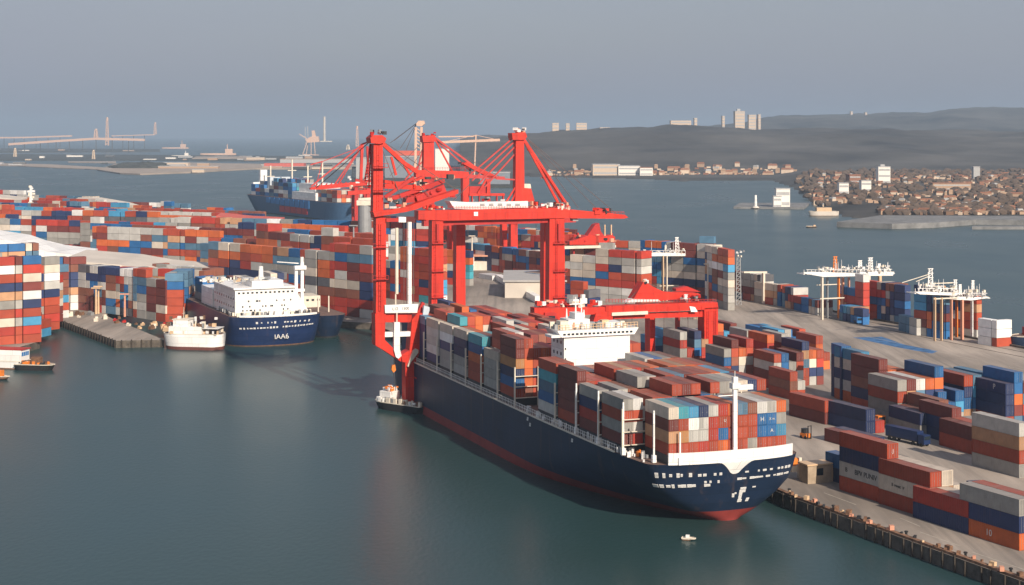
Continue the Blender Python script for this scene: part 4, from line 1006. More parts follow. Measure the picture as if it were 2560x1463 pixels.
xs_ = [-16.5 + 33 * i / 20 for i in range(21)]
for a, b_ in zip(xs_[:-1], xs_[1:]):
    ua, sa = u_of_x(H2, a, 12.6); ub, sb = u_of_x(H2, b_, 12.6)
    pa = H2.pt(ua, 12.6, sa); pb = H2.pt(ub, 12.6, sb); pa.x, pb.x = a, b_; pa.z = pb.z = 13.0; k.bar(pa, pb, .3, .8)
k.build('bulwark', WHITE, s2)
def T2(x, y, z): return Vector((o2.x, o2.y, z)) + fr.rx * x + fr.ay * y
for (x, y, n_, cs) in ((-14, 78, 3, 'grey,steel blue,blue'), (-11, 80, 3, 'maroon,navy blue,blue'), (-6, 80, 2, ''), (0, 76, 3, ''), (3, 76, 3, ''), (6, 76, 3, ''), (11.4, 56, 4, ''), (14.6, 56, 4, ''), (17.0, 60, 4, ''), (-8.5, 80, 3, '')):
    cs = cs.split(',') if cs else rc(n_, GREYW).split(',')
    for i in range(n_): q = T2(x, y, 12.8 + i * 3.3); fbox(q, (3.0, 15, 3.2), r2, cs[i])
o4 = W(826, 846, 0); H4 = Hull(80, 8, 10, 2, -2, .1, 2.4, .25, 2.0, stern=.95)
s4 = simple_ship('cargo_ship', 'dark hulled ship moored close behind the blue ship, only its bow showing', o4, r2, H4, (NAVY, DARK), .8)
k = MB(); k.bb(-6, 6, 34, 48, 9.9, 15); sp = k.build('superstructure', CREAM, s4); k = MB()
for i in range(5): k.box((-5 + i * 2.5, 33.95, 13.2), (1.2, .12, .9))
k.each('window', GLASS, sp)
for x, y in ((-3, 8), (3, 12)): k = MB(); k.box((x, y, 13.5), (.5, .5, 7)); k.build('derrick_post', CREAM, s4)
# far ship along the outer quay
o3 = Vector((-293, 1845, 0)); r3 = R(180 + 29.6)
H3 = Hull(285, 20, 19, 8, -4, .12, 2.3, .3, 1.9, stern=.97)
s3 = simple_ship('container_ship', 'far blue container ship moored along the outer quay, bow to the left', o3, r3, H3, (mat('hull_slate', (.045, .10, .19), .5), DARK), 1.5)
k = MB(); k.bb(-13, 13, 14, 20, 19, 33); k.bb(-4, 4, 14, 19, 33, 47); sp = k.build('superstructure', WHITE, s3)
k = MB(); k.bb(-12, 12, 62, 70, 19, 40); k.build('deckhouse', mat('pale_blue_grey', (.5, .56, .62), .6), s3)
k = MB(); k.bb(-18, 18, 150, 215, 19, 27); k.bb(-14, 14, 160, 205, 27, 36); k.build('accommodation', WHITE, s3)
for y, h_ in ((40, 44), (105, 52), (150, 46), (190, 50)):
    k = MB(); k.bar((0, y, 19), (0, y, h_ + 8), 1.4); k.bar((-5, y, h_ - 4), (5, y, h_ - 4), .8); k.build('deck_crane_mast', CREAM, s3)
k = MB()
for i in range(9): k.bb(19.6, 20.6, 80 + i * 14, 91 + i * 14, 12.5 - i * .3, 18.6)
k.each('hull_panel', BLUEP, s3)
k = MB()
for i in range(5): k.bb(19.6, 20.5, 120 + i * 16, 134 + i * 16, 4, 10.5)
k.each('hull_panel', RED2, s3)
def T3(x, y, z):
    return o3 + Vector((math.cos(r3) * x - math.sin(r3) * y, math.sin(r3) * x + math.cos(r3) * y, z))
for y in range(26, 150, 14):
    for x in range(-17, 18, 5):
        for i in range(rq.choice([2, 3, 3, 4]) + (1 if y > 72 else 0)): fbox(T3(x, y, 19.2 + i * 4), (4.6, 12.6, 3.9), r3, wchoice(BLUEW if y < 60 or x > 10 else FARW))
for y in range(216, 270, 14):
    for x in range(-17, 18, 5):
        for i in range(3): fbox(T3(x, y, 19.2 + i * 4), (4.6, 12.6, 3.9), r3, wchoice(REDW))

def boat(name, label, u, v, rot, Lg, Bm, h_, hullm, botm, cat='boat', bot=.5):
    """small vessel: local y from bow (0) aft"""
    o = W(u, v, 0); t = thing(name, label, cat, o, rot)
    hb = Hull(Lg, Bm / 2, h_, .8, -.5, .3, 2.0, .36, 1.9, stern=.97, zb=-.6)
    hb.skin(bot, h_, nu=22, nz=4).build('hull', hullm, t, fixn=True, smooth=True); hb.skin(-.6, bot, nu=22, nz=2).build('hull_bottom', botm, t, fixn=True, smooth=True)
    hb.deck(h_ - .12, nu=22).build('deck', DECK, t)
    k = MB()
    for sd_ in (-1, 1):
        uu = [i / 30 * .96 for i in range(31)]
        for a, b_ in zip(uu[:-1], uu[1:]):
            p, q = hb.pt(a, h_, sd_), hb.pt(b_, h_, sd_); k.bar(p, q, .18, .25)
    k.build('gunwale', CREAM, t)
    return t
# white ferry in front of the blue ship (bow to the left)
t = boat('ferry', 'small white ferry with brown bottom beside the blue ship', 413, 870, R(-99), 25, 9.5, 6.4, WHITE, mat('brown_antifouling', (.13, .045, .035), .7), 'ferry', 1.3)
k = MB(); k.bb(-3.9, 3.9, 3, 17, 6.4, 9.4); sp = k.build('deckhouse', WHITE, t)
k = MB(); k.bb(-3.2, 3.2, 4.6, 11, 9.4, 12.0); k.build('wheelhouse', WHITE, sp)
k = MB(); k.bb(-3.4, 3.4, 4.2, 11.4, 12.0, 12.3); k.build('wheelhouse_roof', CREAM, sp)
w = MB()
for i in range(5): w.box((-2 + i, 4.56, 10.4), (.7, .12, .8))
for i in range(6): w.box((-3.23, 5.2 + i * 1.0, 10.9), (.12, .65, .9))
for i in range(7): w.box((-3.93, 4.0 + i * 1.8, 8.1), (.12, 1.0, 1.0))
w.each('window', GLASS, sp)
k = MB()
for i in range(6): k.box((-4.72, 11 + i * 1.15, 4.4), (.14, .8, .9))
k.each('window', GLASS, t)
k = MB(); k.tube((0, 8, 11.4), (0, 8, 17), .16, .08); k.bar((-1.5, 8, 14.4), (1.5, 8, 14.4), .14); k.build('mast', CREAM, t)
m = MB(); rr = random.Random(8)
for i in range(60): m.box((rr.uniform(-4.2, 4.2), rr.uniform(2, 23.5), rr.choice([6.9, 7.2, 9.9, 12.6]) ), (rr.uniform(.3, 1.2), rr.uniform(.4, 1.6), rr.uniform(.9, 2.0)), mi=rr.randrange(5))
m.each('deck_fitting', [CREAM, WHITE, TANP, BROWN, GREY], t)
k = MB(); k.bb(-3.8, 3.8, 17.2, 24, 8.6, 8.8); k.build('awning', WHITE, t)
# workboat under the floating crane
t = boat('workboat', 'black workboat with orange deck gear at the foot of the floating crane', 946, 1016, R(-128), 22, 8, 2.4, BLACK, BLACK, 'boat', .4)
k = MB(); k.bb(-2.2, 2.2, 2.6, 7.2, 2.3, 5.6); sp = k.build('wheelhouse', WHITE, t)
w = MB()
for i in range(4): w.box((-2.23, 3.2 + i * 1.1, 4.7), (.1, .7, .7))
w.each('window', GLASS, sp)
m = MB(); rr = random.Random(12)
for i in range(24): m.box((rr.uniform(-1.8, 1.8), rr.uniform(2.8, 6.8), 5.6 + rr.uniform(.2, 1.2)), (rr.uniform(.4, 1.2), rr.uniform(.4, 1.2), rr.uniform(.4, 1.2)), mi=rr.choice([0, 0, 1]))
for i in range(90): m.box((rr.choice([-1, 1, -1]) * rr.uniform(2.2, 3.6), rr.uniform(1, 21), 2.4 + .6), (rr.uniform(.3, 1.0), rr.uniform(.3, 1.2), rr.uniform(.7, 2.0)), mi=rr.choice([1, 2, 3, 2, 2, 4]))
m.each('deck_gear', [ORANGE, WHITE, CREAM, GREY, BROWN], t)
k = MB(); k.bar((-3.2, 8.5, 4.0), (-3.2, 19.5, 4.0), .45); k.build('spar', CREAM, t)
# left edge boats
t = boat('passenger_boat', 'white boxy boat with blue cabin windows at the left edge', 78, 922, R(76), 20, 7, 3, WHITE, BROWN)
k = MB(); k.bb(-3, 3, 2.5, 17, 3, 7.2); sp = k.build('cabin', WHITE, t)
w = MB()
for i in range(5): w.box((3.03, 3.4 + i * 1.5, 5.6), (.1, 1.2, 1.5))
for i in range(4): w.box((-2 + i * 1.3, 2.46, 5.6), (1.0, .1, 1.5))
w.each('window', BLUEP, sp)
k = MB(); k.bb(-3.2, 3.2, 2, 18, 7.2, 7.5); k.build('roof', RED2, sp)
t = boat('tugboat', 'dark tug with black hull and rusty deck near the left edge', 134, 926, R(80), 15, 5.4, 2.2, BLACK, BLACK)
m = MB(); rr = random.Random(14)
for i in range(26): m.box((rr.uniform(-2, 2), rr.uniform(2, 14), 2.2 + .5), (rr.uniform(.4, 1.6), rr.uniform(.4, 2.0), rr.uniform(.4, 1.4)), mi=rr.choice([0, 0, 1, 2]))
m.each('deck_gear', [BROWN, ORANGE, DARK], t)
k = MB(); k.bb(-1.3, 1.3, 5, 8.4, 2.2, 4.8); k.build('wheelhouse', BROWN, t)
t = boat('launch', 'small orange launch at the lower left edge', 21, 950, R(78), 8, 3, 1.3, BROWN, BLACK)
k = MB(); k.bb(-1, 1, 2.2, 6, 1.3, 3.4); k.build('cabin', ORANGE, t)
t = boat('launch', 'tiny pale launch alone in front of the bow', 1733, 1351, R(75), 2.6, 1.1, .45, CREAM, BROWN, bot=.2)
k = MB(); k.bb(-.3, .3, .8, 1.6, .45, 1.1); k.build('cabin', WHITE, t)
t = boat('barge', 'dark barge drifting far out on the right', 2015, 569, R(-84), 10, 3, 1.3, BROWN, BLACK)
k = MB(); k.bb(-1, 1, 7, 9, 1.2, 2.4); k.build('wheelhouse', TANP, t)
t = boat('coaster', 'dark vessel with red deckhouse beyond the right quay, cut by the edge', 2530, 884, R(-70), 40, 11, 7, NAVY, BOOT)
k = MB(); k.bb(-4, 4, 8, 30, 6.9, 10); k.build('deckhouse', RED2, t)

# ---- walkways, ladders, cables and leg platforms on the red cranes
def ladder(fr, u, v0, z1, y, par, m=RED2):
    a = fr.P(u, v0, y); k = MB(); zb = z1 - fr.b.z
    for sx in (-.35, .35): k.bar((a.x + sx, y, zb), (a.x + sx, y, a.z), .12)
    n = int((a.z - zb) / 1.6)
    for i in range(n): k.bar((a.x - .35, y, zb + i * 1.6), (a.x + .35, y, zb + i * 1.6), .10)
    k.build('ladder', m, par)
def platform(fr, u0, u1, v, y, par, m=RED2):
    a, b_ = fr.P(u0, v, y), fr.P(u1, v, y); k = MB()
    k.bb(a.x - .8, b_.x + .8, y - 1.3, y - .1, a.z, a.z + .18)
    for i in range(5): x = a.x - .8 + (b_.x - a.x + 1.6) * i / 4; k.box((x, y - 1.25, a.z + .75), (.1, .1, 1.3))
    k.bar((a.x - .8, y - 1.25, a.z + 1.4), (b_.x + .8, y - 1.25, a.z + 1.4), .12); k.build('leg_platform', m, par)
f = Fr(1095, 640)
for u0, u1 in ((1084, 1108), (1388, 1411)):
    ladder(f, u0 + 4, 552, 6, -.5, c2); 
    for v in (610, 680, 745): platform(f, u0, u1, v, 0, c2)
    poly(f, [(u0 + 8, 560), (u0 + 14, 560), (u0 + 14, 604), (u0 + 8, 604)], -1.2, 1.1, 'lift_box', RED2, c2)
for (a, b_) in (((1306, 334, 4), (1500, 530, 3)), ((1306, 336, 4.6), (1545, 538, 3)), ((1300, 334, 4), (1130, 505, 4)), ((1310, 336, 3), (1446, 520, 3))): rod(f, a, b_, .22, 'cable', ROPE, c2)
for u in range(1060, 1420, 30): poly(f, [(u, 527), (u + 1.2, 527), (u + 1.2, 549), (u, 549)], -.74, .12, 'web_stiffener', RED2, c2)
for u in (1170, 1230, 1290, 1340): rod(f, (u, 560, 4), (u, 590, 4), .14, 'hoist_rope', ROPE, c2)
f = Fr(1000, 506)
ladder(f, 945, 365, 30, 3.8, c1); ladder(f, 950, 560, 32, 3.0, c1)
for v in (420, 480, 620, 700): platform(f, 936, 962, v, 3.4, c1)
for (a, b_) in (((944, 345, 6), (1140, 474, 6)), ((944, 347, 6), (1078, 496, 6)), ((930, 350, 7), (790, 470, 30)), ((945, 346, 6.6), (1012, 520, 5))): rod(f, a, b_, .2, 'cable', ROPE, c1)
for u in (1010, 1034, 1016): rod(f, (u, 556, 4.6), (u, 762, 4.6), .16, 'hoist_rope', ROPE, c1)
rail(f, 960, 1140, 497, 2.4, c1, RED2, 24, 1.0)
f = Fr(1560, 560)
for u in range(1530, 1780, 28): poly(f, [(u, 764), (u + 1.3, 764), (u + 1.3, 782), (u, 782)], -.12, .12, 'web_stiffener', RED2, g1)
ladder(f, 1770, 778, 6, -.4, g1); ladder(f, 1788, 778, 6, -.4, g1)
for u in (1580, 1660, 1720): rod(f, (u, 792, 2), (u, 830, 2), .14, 'hoist_rope', ROPE, g1)
for (u, v) in ((1700, 752), (1745, 752), (1560, 764)): rod(f, (1610, 706, 6), (u, v, 5), .2, 'cable', ROPE, g1)
f = Fr(1148, 1000)
for (a, b_) in (((1074, 340, 6), (1200, 452, 5)), ((1074, 342, 6), (1256, 446, 5)), ((1070, 340, 6), (975, 440, 8)), ((1072, 345, 6), (1000, 470, 8))): rod(f, a, b_, .3, 'cable', ROPE, c3)
for (a, b_) in (((1060, 360, 7), (1042, 430, 7)), ((1060, 400, 7), (1012, 450, 7))): rod(f, a, b_, .8, 'stay', STAY, c3)
rail(f, 1042, 1170, 425, 3.4, c3, RED2, 20, 1.6)

# red crane by the far ship, seen left of the first mast
f = Fr(905, 1180)
c4 = thing('container_crane', 'far red crane beside the far ship, long slanted stays left of the first mast', 'crane', f.b, TH)
for u0, u1, y in ((884, 895, 0), (914, 926, 0), (878, 886, 18), (906, 915, 18)): leg(f, u0, u1, 470, (3.1,), y, 2.6, 'leg', RED2, c4)
poly(f, [(776, 470), (800, 464), (930, 452), (930, 462), (800, 474), (776, 474)], 1, 3.5, 'boom', RED, c4); poly(f, [(870, 478), (932, 474), (932, 484), (870, 488)], -.4, 4, 'main_girder', RED, c4)
rod(f, (905, 362, 4), (902, 456, 4), 2.0, 'mast', RED, c4); rod(f, (918, 366, 4), (922, 456, 4), 1.6, 'mast', RED2, c4)
for (a, b_, w_) in (((905, 362, 4), (778, 466, 3), 1.0), ((905, 364, 4), (836, 462, 3), .9), ((905, 366, 4), (862, 434, 6), .8), ((862, 434, 6), (846, 460, 3), .8), ((898, 370, 4), (806, 404, 10), .5), ((806, 404, 10), (776, 412, 10), .9), ((806, 404, 10), (790, 464, 3), .4), ((905, 364, 4), (930, 350, 4), .4)): rod(f, a, b_, w_, 'stay', STAY, c4)
for u in range(784, 924, 12): rod(f, (u, 472 - (u - 784) * .1, 1.2), (u + 10, 460 - (u - 784) * .06, 2.5), .6, 'lattice_brace', RED2, c4)
bits(f, 872, 930, 440, 478, 0, 5, 26, [RED2, RED, SALMON, CREAM, WHITE], c4, 'hoist_machinery', 1.0, 3.2, 95)
poly(f, [(896, 496), (928, 494), (928, 508), (896, 510)], -1, 4, 'machinery_house', CREAM, c4)
# ------------------------------------------------------------------ far shore
from mathutils import noise
def sm(a, b, x):
    t = cl((x - a) / (b - a)); return t * t * (3 - 2 * t)
SHORE = [(1150, 438), (1380, 443), (1640, 449), (1700, 453), (1930, 451), (1985, 470), (2020, 500), (2050, 520), (2085, 530), (2110, 543), (2190, 551), (2560, 555), (2950, 560)]
RIDGE = [(1150, 352), (1280, 345), (1380, 333), (1480, 326), (1640, 319), (1720, 320), (1800, 326), (1900, 327), (2100, 325), (2300, 330), (2560, 333), (2950, 330)]
RIDGE2 = [(1150, 350), (1600, 336), (1850, 312), (1900, 300), (2000, 294), (2100, 290), (2250, 288), (2330, 286), (2345, 281), (2450, 275), (2560, 277), (2950, 272)]
def terr(X, D):
    u = CX + X / D * F
    Ds = H * F / (interp(u, SHORE) - VH)
    if D < Ds: return -3.0
    n = noise.noise(Vector((X * .004, D * .004, 1))) * 9 + noise.noise(Vector((X * .015, D * .015, 5))) * 4
    z = 2.2 + 11 * sm(Ds, Ds + 1100, D) + max(0, n * .35)
    zr = H + (VH - interp(u, RIDGE)) * 5000 / F
    h1 = sm(3380, 5000, D) ** .8 * max(0, zr - 10)
    if D > 5000: h1 *= 1 - .35 * sm(5000, 6200, D)
    zr2 = H + (VH - interp(u, RIDGE2)) * 8600 / F
    h2 = sm(6200, 8600, D) * max(0, zr2 - 6)
    return z + max(h1, h2) + n * sm(3400, 4200, D) * (.8 + D / 9000)
HILL = mat('hazed_winter_woodland', (.066, .061, .054), .95, var=.75, scale=.0035)  # woodland colour lightened so it carries part of the distance haze
bmv = []; bmf = []
NU, ND = 150, 120
Dl = [1600 * (11500 / 1600) ** (i / ND) for i in range(ND + 1)]
for D in Dl:
    for i in range(NU + 1):
        u = 1150 + 1800 * i / NU; X = (u - CX) / F * D; bmv.append((X, D, terr(X, D)))
for j in range(ND):
    for i in range(NU):
        a = j * (NU + 1) + i; bmf.append((a, a + 1, a + NU + 2, a + NU + 1))
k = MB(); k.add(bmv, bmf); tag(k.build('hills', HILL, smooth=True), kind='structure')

BW = mat('far_white_wall', (.80, .76, .70), .8, var=.08); BC = mat('far_cream_wall', (.58, .46, .35), .8, var=.12); BR = mat('far_tile_roof', (.27, .125, .075), .85, var=.2); BG = mat('far_grey_wall', (.40, .40, .40), .8)
BT = mat('far_tan_wall', (.40, .27, .18), .8)
def tower_block(name, label, u0, u1, vt, D, m, dep=16, cat='building', floors=0, cap=None, group=None, roofm=None):
    X0, X1 = (u0 - CX) / F * D, (u1 - CX) / F * D; zt = H - (vt - VH) / F * D
    xc = (X0 + X1) / 2; zb = max(1.0, min(terr(X0, D), terr(xc, D), terr(X1, D))) - 1.5
    if not (D > 1600 and u0 > 1150): zb = 1.0
    t = thing(name, label, cat, (xc, D, zb), 0, group); w = X1 - X0; h_ = zt - zb
    k = MB(); k.bb(-w / 2, w / 2, 0, dep, 0, h_); k.build('wall', m, t)
    k = MB(); k.bb(-w / 2 - .4, w / 2 + .4, -.4, dep + .4, h_, h_ + max(1, h_ * .03)); k.build('roof', roofm or BG, t)
    if cap:
        k = MB(); k.bb(-w * .25, w * .1, dep * .3, dep * .7, h_ + 1, h_ + 1 + cap); k.build('roof_plant', BG, t)
    nf = floors or max(2, int(h_ / 9))
    for i in range(min(14, nf)):
        z = h_ * (i + .55) / nf; k = MB(); k.bb(-w * .46, w * .46, -.12, .1, z - h_ / nf * .16, z + h_ / nf * .16); k.build('window_band', BG, t)
    return t
tower_block('tower_block', 'broad white slab tower standing over the far right town', 2196, 2226, 418, 2430, BW, 18, cap=3)
tower_block('tower_block', 'shorter white block just left of the broad white slab tower', 2154, 2178, 453, 2200, BW, 16)
tower_block('tower_block', 'tall pale tower alone on the hill skyline', 1838, 1862, 279, 5150, BC, 40, cap=8)
tower_block('hill_building', 'long pale building on the hill crest left of the tall tower', 1677, 1728, 302, 5100, BC, 40)
tower_block('tower_block', 'left pale tower of three on the hazy skyline', 1381, 1397, 308, 5200, BC, 30)
tower_block('tower_block', 'narrow pale tower of three on the hazy skyline', 1415, 1424, 309, 5250, BC, 30)
tower_block('tower_block', 'wide pale block of three on the hazy skyline', 1441, 1467, 308, 5200, BC, 30)
tower_block('hill_building', 'low wedge building on the ridge right of the skyline trio', 1500, 1525, 319, 5150, BC, 30)
for i, (u0, u1, vt) in enumerate(((1736, 1743, 296), (1806, 1812, 291), (1872, 1890, 288), (1896, 1902, 287), (2058, 2068, 294), (2127, 2132, 279), (2163, 2168, 281), (2232, 2236, 287), (2242, 2272, 288), (2293, 2297, 290), (2302, 2318, 292))):
    tower_block('tower_block', 'small hazy pale tower on the far hill skyline', u0, u1, vt, 5400 if u0 < 1910 else 8500, BC, 30, group='hazy towers on the far skyline')
tower_block('warehouse', 'long pale grey waterfront warehouse under the wooded hill', 1482, 1545, 412, 3290, BC, 60)
tower_block('warehouse', 'tall white waterfront warehouse in the middle of the row under the hill', 1546, 1600, 416, 3285, BW, 50)
tower_block('warehouse', 'cream silo block with red base at the right end of the waterfront row', 1600, 1632, 420, 3270, BW, 50, roofm=BR)
tower_block('terrace', 'long terrace of pale houses on the town slope right of the white slab tower', 2332, 2428, 459, 2250, BT, 20, roofm=BR)
tower_block('hall', 'brick red hall behind the town left of the white slab tower', 2124, 2152, 438, 2500, BR, 30, roofm=BR)
tower_block('control_tower', 'grey water tower at the foot of the far right hill', 2434, 2450, 418, 2600, BG, 12)
tower_block('white_house', 'white row with flat roof near the two white blocks', 2098, 2122, 459, 2150, BW, 14)
tower_block('pier_silo', 'white stepped silo building on the far pier', 1941, 1975, 473, 1880, BW, 14)
tower_block('pier_annexe', 'lower white annexe left of the pier silo', 1934, 1954, 492, 1876, BW, 10)
t = thing('beacon', 'white column beacon on the far pier', 'beacon', WD(1889, 520, 1876)); k = MB(); k.tube((0, 0, 0), (0, 0, 15), 1.9, 1.3, 12); k.build('column', WHITE, t); k = MB(); k.tube((0, 0, 0), (0, 0, 2), 4.5, 3, 12); k.build('base', PALE, t)
STONE = mat('breakwater_stone', (.19, .19, .19), .9, var=.35, scale=.08, bump=.4, bscale=.4)
def mole(name, label, pts, z1, cat='breakwater'):
    o = slab(name, [(p.x, p.y) for p in pts], -1, z1, [STONE]); tag(o, label, cat); return o
mole('pier', 'low dark pier carrying the white silo and beacon', [W(1834, 522, 0), W(2010, 524, 0), W(2024, 512, 0), W(1850, 512, 0)], 2.4, 'pier')
mole('breakwater', 'long grey breakwater in front of the far right town', [W(2092, 568, 0), W(2230, 573, 0), W(2335, 570, 0), W(2440, 562, 0), W(2800, 566, 0), W(2800, 553, 0), W(2200, 551, 0)], 5)
mole('breakwater', 'thin dark outer breakwater at the right edge', [W(2430, 574, 0), W(2800, 574, 0), W(2800, 571, 0), W(2432, 571, 0)], 2.5)
t = boat('barge', 'pale moored barge beside the far pier', 2022, 540, R(-88), 32, 9, 5, PALE, BROWN)
k = MB(); k.bb(-3.5, 3.5, 8, 24, 5, 9); k.build('deckhouse', TANP, t)

# town houses: a few shared meshes, each house a thing
HM = []
for (w, d, h_, wm_, rm_) in ((9, 8, 6, BC, BR), (12, 8, 6, BT, BR), (16, 9, 6, BC, BR), (8, 8, 7, BT, BT), (24, 9, 5, BT, BR), (10, 9, 5, BC, BG)):
    k = MB(); k.bb(-w / 2, w / 2, 0, d, -3, h_); k.prism_xz([(-w / 2 - .5, h_), (w / 2 + .5, h_), (w / 2 - 1, h_ + d * .35), (-w / 2 + 1, h_ + d * .35)], -.5, d + .5, 1)
    ob = k.build('tmp', [wm_, rm_], fixn=True); HM.append(ob.data); bpy.data.objects.remove(ob)
rh = random.Random(77)
def house(u, D, label, group, sc):
    X = (u - CX) / F * D; z = terr(X, D)
    if z < .5: return
    o = bpy.data.objects.new('house', rh.choice(HM)); COL.objects.link(o); o.location = (X, D, z); o.rotation_euler = (0, 0, rh.uniform(-.5, .5)); o.scale = (sc, sc, sc)
    tag(o, label, 'house', group)
for i in range(280):
    D = 1690 + 1150 * rh.random() ** 1.4; u = rh.uniform(2030 if D > 1900 else 2200, 2610)
    house(u, D, 'small tile roofed house in the crowded far right town', 'houses of the far right town', rh.uniform(.35, .7))
for i in range(75):
    D = 3290 + 320 * rh.random() ** 2; u = rh.uniform(1370, 1990)
    house(u, D, 'tiny pale house along the foot of the wooded hill', 'houses at the foot of the hill', rh.uniform(.6, 1.3))
# dark trees between the houses and at the hill foot
k = MB(); rt = random.Random(5)
ico = bmesh.new(); bmesh.ops.create_icosphere(ico, subdivisions=1, radius=1); iv = [v.co.copy() for v in ico.verts]; ifc = [tuple(v.index for v in f.verts) for f in ico.faces]; ico.free()
for i in range(900):
    if i < 900: D = 1690 + 1500 * rt.random() ** 1.2; u = rt.uniform(1996 if D > 1900 else 2200, 2620)
    else: D = 3300 + 700 * rt.random(); u = rt.uniform(1340, 2600)
    X = (u - CX) / F * D; z = terr(X, D)
    if z < .5: continue
    r_ = rt.uniform(2.5, 7); sq = rt.uniform(.6, 1.0)
    k.add([(X + p.x * r_ * rt.uniform(.8, 1.6), D + p.y * r_, z + 2 + p.z * r_ * sq * rt.uniform(.8, 1.2)) for p in iv], ifc)
tag(k.build('tree_cover', mat('bare_tree_crown', (.105, .075, .055), .95, var=.4, scale=.08)), 'dark bare trees filling gaps between the far houses', 'trees', kind='stuff')

# ------------------------------------------------------------------ far left: low islands, jetties and hazy works
SAND = mat('sand_flat', (.34, .28, .23), .9, var=.2, scale=.02); WOOD = mat('island_scrub', (.05, .052, .045), .95, var=.4, scale=.05)
def islet(name, pts, h_, m): 
    o = slab(name, [(W(u, v, 0).x, W(u, v, 0).y) for u, v in pts], -1, h_, [m]); tag(o, kind='structure'); return o
islet('island', [(243, 427), (300, 436), (350, 438), (480, 433), (560, 428), (640, 424), (900, 424), (900, 415), (640, 412), (420, 408), (290, 412)], 3, SAND)
islet('sandbar', [(-60, 414), (40, 416), (140, 421), (250, 425), (260, 420), (120, 412), (-60, 408)], 1.6, SAND)
islet('sandbar', [(170, 407), (290, 409), (290, 405), (170, 405)], 2, SAND)
islet('mudflat', [(-60, 402), (300, 402), (640, 404), (900, 402), (900, 393), (560, 390), (300, 388), (-60, 386)], 2, WOOD)
islet('mudflat', [(-60, 383), (400, 380), (400, 374), (-60, 372)], 3, WOOD)
islet('sandbar', [(480, 399), (620, 398), (620, 393), (490, 394)], 4, SAND)
islet('ground', [(880, 470), (1290, 470), (1300, 430), (1100, 415), (880, 420)], 3, WOOD)
# wooded mound
bm = bmesh.new(); c = W(340, 424, 0); bmesh.ops.create_uvsphere(bm, u_segments=40, v_segments=16, radius=1)
for v in bm.verts:
    n = noise.noise(v.co * 3) * .25 + noise.noise(v.co * 9) * .12
    v.co = Vector((c.x + v.co.x * 78 * (1 + n), c.y + 60 + v.co.y * 60, 2 + max(-.2, v.co.z) * 15 * (1 + n)))
me = bpy.data.meshes.new('wooded_mound'); bm.to_mesh(me); bm.free(); me.materials.append(WOOD)
tag(bpy.data.objects.new('wooded_mound', me), kind='structure'); COL.objects.link(bpy.data.objects['wooded_mound'])
def far_block(name, label, u0, u1, vt, vb, m, dep=30, cat='shed', roof=None):
    p, q = W(u0, vb, 2), W(u1, vb, 2); t = thing(name, label, cat, ((p.x + q.x) / 2, p.y, 1.5)); w = q.x - p.x; h_ = (vb - vt) / F * p.y
    k = MB(); k.bb(-w / 2, w / 2, 0, dep, 0, h_); k.build('wall', m, t); k = MB(); k.bb(-w / 2 - .5, w / 2 + .5, -.5, dep + .5, h_, h_ + 1.2); k.build('roof', roof or BG, t)
far_block('shed', 'long pale shed on the dark wooded island', 362, 470, 407, 416, BC); far_block('shed', 'low tan quay wall shed at the front of the island', 395, 545, 416, 422, BT)
far_block('shed', 'pale block at the right foot of the island', 480, 510, 424, 431, BC, 16)
far_block('shed', 'grey shed row behind the far ship', 700, 880, 398, 407, BG, 60, roof=BT); far_block('shed', 'dark maroon shed line behind the far ship', 660, 760, 409, 418, PINK, 40, roof=PINK)
far_block('depot', 'grey flat roofed depot seen between the crane masts', 890, 930, 395, 448, BG, 60); far_block('depot', 'wide hazy grey depot between the two left crane masts', 962, 1056, 392, 446, mat('slate_wall', (.2, .23, .27), .8), 60)
far_block('depot', 'hazy blue grey depot behind the right crane mast', 1200, 1275, 432, 462, mat('slate_wall', (.2, .23, .27), .8), 50)
far_block('villa', 'white domed building between the crane masts', 1088, 1122, 372, 440, BW, 30); far_block('villa', 'small white house by the left crane mast', 884, 912, 428, 446, BW, 20)
def mast_tower(name, label, u, vt, vb, D, w, m, cat='tower', head=True):
    p = WD(u, vb, D); p.z = max(p.z, 1); t = thing(name, label, cat, p); h_ = (vb - vt) / F * D
    k = MB()
    for sx in (-1, 1):
        for sy in (-1, 1): k.bar((sx * w, sy * w, 0), (sx * w * .5, sy * w * .5, h_ * .9), w * .35)
    for i in range(8):
        z = h_ * .9 * i / 8; s_ = w * (1 - .5 * i / 8)
        for sx in (-1, 1): k.bar((-sx * s_, -s_, z), (sx * s_, -s_, z + h_ * .11), w * .25)
    k.build('lattice_frame', m, t)
    if head: k = MB(); k.tube((0, 0, h_ * .88), (0, 0, h_), w * .9, w * .7, 8); k.build('tower_head', m, t)
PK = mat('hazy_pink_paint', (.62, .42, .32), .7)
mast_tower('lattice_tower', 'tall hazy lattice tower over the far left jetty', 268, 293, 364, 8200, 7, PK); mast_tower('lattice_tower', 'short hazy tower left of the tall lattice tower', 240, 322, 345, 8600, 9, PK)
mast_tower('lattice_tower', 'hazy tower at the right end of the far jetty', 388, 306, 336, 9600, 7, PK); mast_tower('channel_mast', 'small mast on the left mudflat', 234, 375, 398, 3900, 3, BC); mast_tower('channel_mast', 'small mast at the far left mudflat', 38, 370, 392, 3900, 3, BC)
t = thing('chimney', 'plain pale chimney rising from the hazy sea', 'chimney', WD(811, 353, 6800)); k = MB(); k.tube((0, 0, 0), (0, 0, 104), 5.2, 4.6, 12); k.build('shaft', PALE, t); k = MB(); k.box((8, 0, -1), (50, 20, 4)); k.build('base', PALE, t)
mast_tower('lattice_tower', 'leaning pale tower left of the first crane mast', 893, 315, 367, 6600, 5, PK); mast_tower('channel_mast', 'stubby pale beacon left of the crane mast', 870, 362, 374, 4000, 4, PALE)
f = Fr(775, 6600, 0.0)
t = thing('dock_crane', 'hazy pink dock crane on splayed legs far out left of centre', 'crane', f.b)
